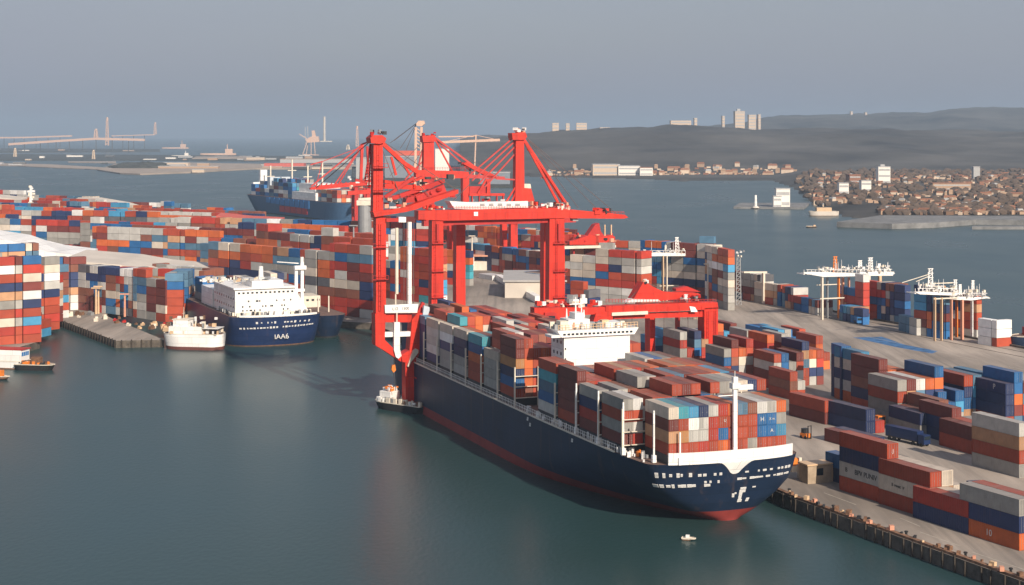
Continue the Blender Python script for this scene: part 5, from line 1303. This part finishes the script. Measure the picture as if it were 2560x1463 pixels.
for a, b_ in (((768, 355, 0), (757, 386, 0)), ((778, 355, 0), (778, 386, 0)), ((786, 355, 0), (788, 386, 0)), ((770, 355, 20), (766, 386, 20)), ((757, 386, 0), (798, 388, 0))): rod(f, a, b_, 3, 'leg', PK, t)
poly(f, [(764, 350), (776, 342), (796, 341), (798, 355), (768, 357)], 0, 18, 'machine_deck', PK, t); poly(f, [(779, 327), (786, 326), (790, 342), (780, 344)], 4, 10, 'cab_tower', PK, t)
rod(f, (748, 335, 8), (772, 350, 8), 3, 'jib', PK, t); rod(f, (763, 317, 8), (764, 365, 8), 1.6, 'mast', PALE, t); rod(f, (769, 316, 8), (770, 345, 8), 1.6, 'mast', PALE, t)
def viaduct(label, pts, D, th, vb, m):
    f = Fr(pts[0][0], D, 0.0); t = thing('viaduct', label, 'viaduct', f.b)
    P_ = [f.P(u, v, 0) for u, v in pts]; k = MB()
    for a, b_ in zip(P_[:-1], P_[1:]): k.bar(a, b_, 14, th)
    k.build('deck', m, t)
    for a, b_ in zip(P_[:-1], P_[1:]):
        n_ = max(2, int((b_ - a).length / 60))
        for i in range(n_):
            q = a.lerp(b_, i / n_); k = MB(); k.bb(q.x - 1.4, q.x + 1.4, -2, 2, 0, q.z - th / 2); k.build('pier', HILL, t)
viaduct('pale viaduct climbing across the far left water', [(22, 361), (140, 353), (240, 347), (362, 350)], 7800, 11, 390, PK)
viaduct('thin pale viaduct behind the far left one', [(-40, 345), (60, 344), (180, 340)], 9800, 9, 372, PK)
viaduct('thin pale jetty by the right hazy tower', [(280, 340), (388, 337)], 9500, 5, 360, PK)
def far_boat(label, u, v, L_, m, mast_=True):
    t = boat('freighter', label, u, v, R(-88), L_, L_ * .16, L_ * .05, m, DARK, 'ship')
    k = MB(); k.bb(-L_ * .06, L_ * .06, L_ * .7, L_ * .9, L_ * .05, L_ * .17); k.build('superstructure', m, t)
    k = MB(); k.tube((0, L_ * .75, L_ * .17), (0, L_ * .75, L_ * .3), L_ * .012); k.build('mast', m, t)
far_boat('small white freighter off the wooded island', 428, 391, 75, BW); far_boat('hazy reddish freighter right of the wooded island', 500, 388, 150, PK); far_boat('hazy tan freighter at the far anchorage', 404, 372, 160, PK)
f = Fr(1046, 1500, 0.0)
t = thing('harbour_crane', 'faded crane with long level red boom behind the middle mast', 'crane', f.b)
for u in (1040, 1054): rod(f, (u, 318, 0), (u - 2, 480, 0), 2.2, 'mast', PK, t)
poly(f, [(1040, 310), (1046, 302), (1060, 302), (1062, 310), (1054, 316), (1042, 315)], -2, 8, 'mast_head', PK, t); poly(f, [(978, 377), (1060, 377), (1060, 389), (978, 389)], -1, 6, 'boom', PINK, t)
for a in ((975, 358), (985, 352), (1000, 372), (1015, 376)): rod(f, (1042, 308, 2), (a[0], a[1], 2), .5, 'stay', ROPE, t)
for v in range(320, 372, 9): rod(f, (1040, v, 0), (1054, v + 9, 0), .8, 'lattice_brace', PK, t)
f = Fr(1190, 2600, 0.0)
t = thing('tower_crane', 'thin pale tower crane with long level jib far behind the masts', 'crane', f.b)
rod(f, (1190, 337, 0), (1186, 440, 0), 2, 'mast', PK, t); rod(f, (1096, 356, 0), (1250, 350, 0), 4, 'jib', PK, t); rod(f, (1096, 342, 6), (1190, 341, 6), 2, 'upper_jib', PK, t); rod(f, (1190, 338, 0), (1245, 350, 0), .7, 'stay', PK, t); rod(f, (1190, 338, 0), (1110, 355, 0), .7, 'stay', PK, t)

# ------------------------------------------------------------------ things on the quay
k = MB(); w_ = [W(1212, 694, 3.2), W(1246, 700, 3.2), W(1346, 757, 3.2)]
t = thing('boom_section', 'long white boom section lying across the grey apron', 'boom', w_[0])
k.bar(Vector((0, 0, .8)), w_[1] - w_[0] + Vector((0, 0, .8)), 8, 3.6); k.build('butt_end', WHITE, t)
k = MB(); k.bar(w_[1] - w_[0] + Vector((0, 0, 1.6)), w_[2] - w_[0] + Vector((0, 0, 1.6)), 3.4, 3.2); k.build('beam', WHITE, t); k = MB(); k.bar(w_[1] - w_[0] + Vector((3.4, 0, .8)), w_[2] - w_[0] + Vector((3.4, 0, .8)), 2.2, 1.5); k.build('flange', TANP, t)
t = thing('quay_shed', 'low grey flat roofed shed beside the white boom section', 'shed', W(1325, 745)); k = MB(); k.box((4, 30, 4.2), (34, 60, 8.4)); k.build('wall', PALE, t); k = MB(); k.box((4, 30, 8.8), (36, 62, .9)); k.build('roof', mat('shed_roof', (.38, .37, .36), .8), t); k = MB(); k.box((14, 14, 12.4), (7, 6, 6.2)); k.build('stair_house', WHITE, t)
t = boat('hull_section', 'dark blue hull section with flat grey top standing on the quay by the gantry', 1428, 748, R(40), 34, 12, 9, BLUEP, NAVY, 'hull', .4); t.location.z = 3.7
t = thing('container_shed', 'white and pink open sided container shed at the apron edge', 'shed', W(1232, 676))
k = MB(); k.bb(-14, 14, 0, 10, 0, 5.5); k.build('wall', CREAM, t); k = MB(); k.bb(-15, 30, -1, 11, 8.6, 9.4); k.build('canopy', SALMON, t)
for x in (-12, 0, 12, 26): k = MB(); k.bb(x - .4, x + .4, -.5, .3, 0, 8.6); k.build('post', WHITE, t)
k = MB(); k.bb(16, 30, 0, 9, 0, 7); k.build('store', WHITE, t)
# left: white curved roof and grey roofed warehouse
def roof_strip(name, label, pts, D0, D1, z0, zb, m, cat):
    """pts: (u, v) of the front eave at D0"""
    f = Fr(pts[0][0], D0, 0.0); t = thing(name, label, cat, f.b); P_ = [f.P(u, v, 0) for u, v in pts]; k = MB(); n = len(P_); dp = D1 - D0
    vs = [p for p in P_] + [p + Vector((0, dp, 1.5)) for p in P_]; fs = [(i, i + 1, n + i + 1, n + i) for i in range(n - 1)]
    vs += [p - Vector((0, 0, z0)) for p in P_] + [p + Vector((0, dp, 1.5 - z0)) for p in P_]
    fs += [(2 * n + i, i, i + 1, 2 * n + i + 1)[::-1] for i in range(n - 1)] + [(3 * n + i + 1, n + i + 1, n + i, 3 * n + i)[::-1] for i in range(n - 1)] + [(0, n, 3 * n, 2 * n), (n - 1, 2 * n - 1, 4 * n - 1, 3 * n - 1)]
    k.add(vs, fs); k.build('roof', m, t, fixn=True); k = MB()
    x0, x1 = P_[0].x + .5, P_[-1].x - .5
    pl = [(x0, 3.0)] + [(p.x, p.z - z0 - .1) for p in P_] + [(x1, 3.0)]
    k.prism_xz(pl, 1.0, dp - 1); k.build('wall', zb, t, fixn=True)
roof_strip('terminal_hall', 'white hall with long sagging white roof at the far left', [(-60, 590), (30, 604), (70, 618), (120, 630), (205, 640)], 840, 872, 5.5, WHITE, WHITE, 'hall')
roof_strip('warehouse', 'long low warehouse with pale grey roof behind the left container wall', [(150, 650), (300, 662), (380, 676), (496, 686)], 800, 850, 1.2, mat('roof_grey', (.36, .34, .31), .8), PALE, 'warehouse')
f = Fr(76, 1400, 0.0)
t = thing('signal_mast', 'white signal mast above the left container wall', 'mast', f.b)
rod(f, (77, 505, 0), (77, 600, 0), 3.6, 'post', CREAM, t); rod(f, (78, 466, 0), (77, 505, 0), 2.0, 'mast', WHITE, t); rod(f, (69, 479, 0), (87, 478, 0), 1.8, 'yardarm', WHITE, t); bits(f, 72, 84, 464, 500, -.6, .6, 8, [WHITE, CREAM], t, 'lamp', 1.2, 2.8, 90)
for (u, v, vt, m_) in ((1180, 672, 590, CREAM), (908, 782, 640, CREAM), (884, 760, 564, GREY), (830, 700, 640, GREY), (240, 785, 720, TANP), (246, 784, 716, TANP), (312, 792, 735, SALMON), (1612, 744, 640, TANP), (1770, 760, 660, CREAM), (1533, 746, 664, CREAM)):
    p = W(u, v); t = thing('lamp_post', 'tall slim lamp post standing among the stacked containers', 'lamp post', p, 0, 'lamp posts in the container yards'); h_ = (v - vt) / F * p.y
    k = MB(); k.tube((0, 0, 0), (0, 0, h_), .55, .38, 8); k.build('post', m_, t); k = MB(); k.box((0, -.4, h_), (4.2, 1.2, .5)); k.build('lamp_head', m_, t)
# near quay edge: coping, piles, bollards
E = [W(2760, 1530), W(2560, 1455), W(2290, 1358), W(1985, 1247), T(80, 23, 3)]
cp = mat('coping_rusty', (.21, .115, .07), .9, var=.55, scale=.7)
t = thing('quay_kerb', 'rusty brown kerb along the water edge of the right quay', 'kerb', E[0])
k = MB()
for a, b_ in zip(E[:-1], E[1:]):
    d = (b_ - a); d.z = 0; n_ = Vector((d.y, -d.x, 0)).normalized(); n_ = n_ if n_.x > 0 else -n_
    k.bar(a - E[0] + n_ * .75 + Vector((0, 0, .28)), b_ - E[0] + n_ * .75 + Vector((0, 0, .28)), 1.1, .5)
k.build('kerb_beam', cp, t)
pm = MB(); pm.box((0, 0, 1.0), (.34, .36, 4.6)); ob = pm.build('tmp', mat('tarred_timber', (.05, .04, .032), .9), None); PILE = ob.data; bpy.data.objects.remove(ob)
bo = MB(); bo.tube((0, 0, 0), (0, 0, .7), .28, .24, 10); bo.tube((0, 0, .7), (0, 0, .95), .42, .38, 10); ob = bo.build('tmp', BLACK); BOL = ob.data; bpy.data.objects.remove(ob)
rb = random.Random(3); gi = 0
for a, b_ in zip(E[1:-1], E[2:]):
    d = b_ - a; d.z = 0; L_ = d.length; e = d / L_; n_ = Vector((e.y, -e.x, 0)); n_ = n_ if n_.x > 0 else -n_
    x = 1.0
    while x < L_:
        p = a + e * x - n_ * .3
        o = bpy.data.objects.new('fender_pile', PILE); COL.objects.link(o); o.location = (p.x, p.y, rb.uniform(-.4, .1)); o.rotation_euler = (0, 0, math.atan2(e.y, e.x))
        tag(o, 'dark timber fender pile against the right quay wall', 'fender pile', 'fender piles along the right quay')
        x += rb.uniform(2.4, 5.2)
    x = 6
    while x < L_:
        p = a + e * x + n_ * 2.2
        o = bpy.data.objects.new('bollard', BOL); COL.objects.link(o); o.location = (p.x, p.y, 3.0)
        tag(o, 'black iron bollard near the right quay edge', 'bollard', 'bollards along the right quay'); x += 13
    x = 2
    while x < L_:
        p = a + e * x + n_ * rb.uniform(.2, 1.5); s_ = rb.uniform(.3, 1.0); g = MB(); g.box((0, 0, s_ * .5), (s_ * rb.uniform(.8, 1.6), s_, s_)); g.box((s_ * .4, s_ * .5, s_ * .2), (s_ * .7, s_ * .8, s_ * .5), .5)
        o = g.build('fender_block', rb.choice([BROWN, cp, SALMON, TANP, DARK]), None, loc=(p.x, p.y, 3.5), rz=rb.random() * 3)
        tag(o, 'rusty block of gear lying on the right quay kerb', 'fender block', 'gear along the right quay kerb'); x += rb.uniform(1.6, 4.5)
# left pad edge
PE = [W(410, 850), W(290, 852), W(150, 800)]
for a, b_ in zip(PE[:-1], PE[1:]):
    d = b_ - a; L_ = d.length; e = d / L_; x = 1
    while x < L_:
        p = a + e * x; o = bpy.data.objects.new('fender_pile', PILE); COL.objects.link(o); o.location = (p.x, p.y - .3, rb.uniform(-.3, .2)); o.scale = (1.3, 1, 1)
        tag(o, 'dark timber pile along the edge of the small left pier', 'fender pile', 'piles of the left pier'); x += 4
for i in range(30):
    f_ = rb.random(); q = W(160 + 250 * f_ + rb.uniform(-10, 60), 790 + 45 * f_ - rb.uniform(0, 12)); s_ = rb.uniform(.8, 2.2); g = MB(); g.box((0, 0, s_ * .4), (s_ * 1.6, s_, s_ * .8)); g.box((s_ * .3, 0, s_ * .9), (s_ * .7, s_ * .7, s_ * .5), .4)
    o = g.build('cargo_heap', rb.choice([CREAM, TANP, BROWN, GREY, RED2, BROWN, CREAM]), None, loc=q, rz=rb.random() * 3); tag(o, 'small heap of mixed cargo at the back of the left pier', 'cargo heap', 'cargo heaps on the left pier')
# quay furniture beside the bow
p = W(2050, 1208); t = thing('quay_hut', 'tan concrete hut with dark window on the quay beside the bow', 'hut', p, TH)
k = MB(); k.bb(-3.4, 3.2, 0, 4, 0, 4.4); k.build('wall', mat('tan_concrete', (.36, .28, .20), .9, var=.3), t); k = MB(); k.bb(-.9, .9, -.06, .1, 1.9, 3.6); k.build('window', GLASS, t); k = MB(); k.bb(-3.7, 3.5, -.3, 4.3, 4.4, 4.75); k.build('roof', TANP, t); k = MB(); k.bb(3.3, 5.0, .5, 3.8, 0, 4.0); k.build('side_block', TANP, t)
p = W(2000, 1196); t = thing('mooring_tower', 'cream mooring post with orange winch beside the ship bow', 'mooring post', p, TH)
k = MB(); k.box((0, 0, 2.6), (1.0, 1.0, 5.2)); k.build('post', CREAM, t); k = MB(); k.tube((-1.6, 0, 4.2), (-1.6, 1.6, 4.2), 1.1, 1.1, 12); k.build('drum', ORANGE, t); k = MB(); k.box((-1.4, .8, 2.4), (1.8, 1.8, 1.5)); k.build('winch_base', CREAM, t)
rod_ = MB(); rod_.tube(T(4, 17.5, 14) - p, Vector((0, 0, 5)), .08, n=5); 
# a few vehicles on the aprons
def truck(u, v, rz, label, cabm, load=None, nm='yard_truck'):
    p = W(u, v); p.z = 3.0; t = thing(nm, label, 'truck', p, rz)
    k = MB(); k.bb(-1.25, 1.25, 0, 2.2, .7, 3.2); c_ = k.build('cab', cabm, t); k = MB(); k.bb(-1.1, 1.1, -.05, .1, 1.9, 2.9); k.build('windscreen', GLASS, c_)
    k = MB(); k.bb(-1.2, 1.2, 2.4, 14.4, .95, 1.3); k.build('trailer_bed', DARK, t)
    for y in (1.1, 4.2, 11.4, 13.0):
        for sx in (-1, 1): k = MB(); k.tube((sx * 1.25, y, .52), (sx * .85, y, .52), .52, n=12); k.build('wheel', BLACK, t)
    if load: k = MB(); k.bb(-1.2, 1.2, 2.5, 14.4, 1.3, 3.9); o = k.build('trailer_body', load, t)
truck(2318, 1118, TH + .2, 'truck with blue trailer body parked at the foot of the middle block', NAVY2, NAVY2); truck(2205, 1068, TH, 'truck with orange cab at the foot of the first tall pile', ORANGE)
truck(2275, 1062, TH + .5, 'truck with white cab between the tall piles', WHITE)
truck(2150, 812, TH - .3, 'truck with pale blue flatbed by the orange masted crane', BLUEP)
p = W(2022, 1098); t = thing('forklift', 'dark forklift with orange body near the low row of containers', 'forklift', p, .6)
k = MB(); k.bb(-.9, .9, 0, 2.6, .4, 1.5); k.build('body', ORANGE, t); k = MB(); k.bb(-.8, .8, .8, 2.2, 1.5, 2.8); k.build('cab', DARK, t); k = MB(); k.bb(-.7, -.5, -.4, -.2, .1, 3.8); k.bb(.5, .7, -.4, -.2, .1, 3.8); k.bb(-.7, .7, -.4, -.25, 3.6, 3.8); k.build('lift_mast', DARK, t)
for sx in (-1, 1):
    for y in (.4, 2.1): k = MB(); k.tube((sx * 1.0, y, .45), (sx * .7, y, .45), .45, n=12); k.build('wheel', BLACK, t)
# painted marks and patches on the apron
def patch(name, pts, m, z=3.006):
    k = MB(); q = [W(u, v, z) for u, v in pts]; k.add(q, [tuple(range(len(q)))]); o = k.build(name, m, fixn=True)
    if o.data.polygons[0].normal.z < 0: o.data.flip_normals()
    tag(o, kind='structure')
patch('painted_marking', [(2132, 844), (2205, 842), (2262, 862), (2345, 878), (2330, 884), (2240, 868)], mat('blue_road_paint', (.05, .14, .30), .7, var=.5, scale=.3)); 
LINE = mat('worn_line_paint', (.42, .38, .32), .8, var=.3)
for (a, b_) in (((2300, 1330), (2400, 1365)), ((2060, 1232), (2140, 1262)), ((2250, 1295), (2300, 1316)), ((2430, 1380), (2560, 1424))):
    p, q = W(*a, 3.008), W(*b_, 3.008); d = (q - p).normalized(); n_ = Vector((-d.y, d.x, 0)) * .12; k = MB(); k.add([p - n_, q - n_, q + n_, p + n_], [(0, 1, 2, 3)]); o = k.build('lane_line', LINE); 
    if o.data.polygons[0].normal.z < 0: o.data.flip_normals()
    tag(o, kind='structure')
for i in range(9):
    s_ = -10 + i * 48
    for t_ in (140, 205):
        p, q = T(s_, t_, 3.008), T(s_ + 30, t_, 3.008); n_ = RX * .16; k = MB(); k.add([p - n_, p + n_, q + n_, q - n_], [(0, 1, 2, 3)]); o = k.build('lane_line', LINE); tag(o, kind='structure')
# two rail lines for the gantry on the right apron
RAILM = mat('rail_steel', (.10, .085, .07), .5, .6)
t = thing('crane_rail', 'pair of dark crane rails sunk along the far right quay', 'rail', T(-100, 226, 3.0), TH)
for x in (0, 9): k = MB(); k.box((x, 270, .05), (.35, 540, .1)); k.build('rail', RAILM, t)
t = thing('quay_kerb', 'dark kerb wall along the far right quay edge', 'kerb', T(-110, 242, 3.0), TH); k = MB(); k.box((0, 330, .4), (1.0, 640, .8)); k.build('kerb_beam', QWALL, t)
# writing on containers
def sign(lbl_col, u, v, z, size, txt, m=WHITE): pass

# low works on the flats and the far container terminal
rl = random.Random(17)
for i in range(46):
    u = rl.uniform(-20, 880); v = rl.choice([rl.uniform(389, 401), rl.uniform(374, 379) if u < 390 else rl.uniform(395, 402), rl.uniform(412, 424) if 380 < u < 860 else rl.uniform(409, 414)])
    p = W(u, v, 1.6); w_, h_ = rl.uniform(8, 60), rl.uniform(2, 9); g = MB(); g.bb(-w_ / 2, w_ / 2, 0, 14, 0, h_); g.bb(-w_ / 2 - .4, w_ / 2 + .4, -.4, 14.4, h_, h_ + .8, 1)
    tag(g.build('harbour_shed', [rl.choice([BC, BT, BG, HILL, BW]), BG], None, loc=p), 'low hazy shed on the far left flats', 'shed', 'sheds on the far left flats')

RG = mat('roof_grey', (.36, .34, .31), .8)
roof_strip('storage_shed', 'long pale shed roof rising above the back container rows at left', [(182, 500), (240, 500), (310, 512), (352, 524)], 1480, 1500, 1.2, PALE, PALE, 'shed')
roof_strip('storage_shed', 'pale shed roof behind the containers at the far left edge', [(-40, 490), (30, 497), (52, 500)], 1480, 1500, 1.4, WHITE, PALE, 'shed')
roof_strip('storage_shed', 'red roofed shed at the end of the back container rows near the far ship', [(540, 540), (620, 548), (702, 552)], 1180, 1200, 1.4, RED2, PINK, 'shed')
roof_strip('storage_shed', 'grey roofed shed among containers behind the blue ship', [(520, 652), (650, 652), (830, 676)], 930, 960, 1.4, RG, PALE, 'shed')
t = thing('storage_tank', 'grey cylindrical tank beside the left crane mast', 'tank', WD(912, 545, 1000)); k = MB(); k.tube((0, 0, -32), (0, 0, 8), 4.2, 4.2, 20); k.build('shell', GREY, t); k = MB(); k.box((0, 0, 9.5), (9.5, 8, 3)); k.build('top_house', CREAM, t)

# the rest of the town, too small and too many to tell apart
k = MB(); rz_ = random.Random(23)
for i in range(900):
    if i < 650: D = 1690 + 1500 * rz_.random() ** 1.3; u = rz_.uniform(1996 if D > 1900 else 2200, 2640)
    else: D = 3290 + 260 * rz_.random() ** 2; u = rz_.uniform(1370, 1990)
    X = (u - CX) / F * D; z = terr(X, D)
    if z < .5: continue
    if noise.noise(Vector((X * .012, D * .012, 3))) < -.08: continue
    w_, d_, h_ = rz_.uniform(3, 11), rz_.uniform(3, 6), rz_.uniform(1.6, 4)
    k.box((X, D, z + h_ / 2), (w_, d_, h_), rz_.uniform(-.5, .5), mi=rz_.randrange(5))
tag(k.build('town_roofs', [BR, BT, BC, mat('town_brown', (.16, .095, .06), .9), BT]), 'brownish mass of tiny town roofs and walls along the far right shore', 'town', kind='stuff')
# ---- the 300 that show largest become things, the rest join the far mass
vis = sorted([c for c in ALLC if c['show']], key=lambda c: c['pri'])
IND = vis[:300]; REST = [c for c in vis[300:]] + [c for c in ALLC if not c['show'] and False]
seen = {}
for c in IND:
    body, door, lw = cont_meshes(c['c'], c['d'])
    o = bpy.data.objects.new('shipping_container', body); COL.objects.link(o)
    o.location = c['p']; o.rotation_euler = (0, 0, c['r'])
    tag(o, c['l'], 'container', c['g'])
    seen[c['l']] = seen.get(c['l'], 0) + 1
    for sx in (-1, 1):
        dd = bpy.data.objects.new('door', door); COL.objects.link(dd); dd.parent = o
        dd.location = (sx * (lw / 2 + .01), -c['d'][1] / 2 - .005, 0)
print('DUP labels', [k for k, v_ in seen.items() if v_ > 1][:5], 'visible', len(vis))
for c in REST:
    fbox((c['p'].x, c['p'].y, c['p'].z), (c['d'][0] - .08, c['d'][1], c['d'][2]), c['r'], c['c'])
me = bpy.data.meshes.new('container_stacks'); me.from_pydata(FV, [], FF); me.materials.append(attr_mat())
at = me.attributes.new('paint', 'FLOAT_COLOR', 'FACE')
buf = []
for c in FCc: buf += [c[0], c[1], c[2], 1]
at.data.foreach_set('color', buf); me.update()
fo = bpy.data.objects.new('container_stacks', me); COL.objects.link(fo)
tag(fo, 'far rows of mixed coloured shipping containers piled across the left and middle yards', 'container stacks', kind='stuff')
print('far boxes', len(FF) // 6)

# lettering and marks on some boxes
byl = {o.get('label', ''): o for o in COL.objects if o.name.startswith('shipping_container')}
def find(*keys):
    for l_, o in byl.items():
        if all(k in l_ for k in keys): return o
def side_text(keys, txt, size, m, dy=0.0, dz=0.0):
    o = find(*keys)
    if not o: print('no box', keys); return
    bb = [Vector(c) for c in o.bound_box]; x = min(c.x for c in bb); h_ = max(c.z for c in bb)
    text(txt, size, m, o, (x + .02, dy, h_ / 2 + dz), (R(90), 0, R(-90)))
def end_text(keys, txt, size, m, dx=0.0, dz=0.0):
    o = find(*keys)
    if not o: print('no box', keys); return
    bb = [Vector(c) for c in o.bound_box]; y = min(c.y for c in bb); h_ = max(c.z for c in bb)
    text(txt, size, m, o, (dx, y - .10, h_ / 2 + dz), (R(90), 0, 0))
side_text(('pale grey', 'second up', 'first stack of waterside', 'first column'), 'BPV PUNIV', 1.7, DARK, -1.0)
side_text(('pale grey', 'second up', 'first stack of waterside', 'first column'), 'B', 1.5, DARK, 6.2)
side_text(('cream', 'second up', 'second stack of waterside', 'first column'), 'B vwec  ir', 1.1, DARK, 2.0)
side_text(('orange', 'bottom one', 'last stack of waterside', 'first column'), '10', 1.9, WHITE, 0)
side_text(('navy', 'top one', 'navy tower of right block', 'first column'), 'P', 2.2, WHITE, -2.0)
end_text(('blue', 'bow bay', 'tenth from left', 'third'), 'H', 1.4, WHITE); end_text(('blue', 'bow bay', 'eleventh from left', 'third'), 'X m', .8, WHITE)
end_text(('blue', 'bow bay', 'eleventh from left', 'second'), 'A', 1.1, WHITE); end_text(('rust red', 'bow bay', 'sixth from left', 'third'), 'U', .9, WHITE, .4, .3)
end_text(('rust red', 'top one', 'first stack of waterside', 'first column'), 'J', 1.2, WHITE)
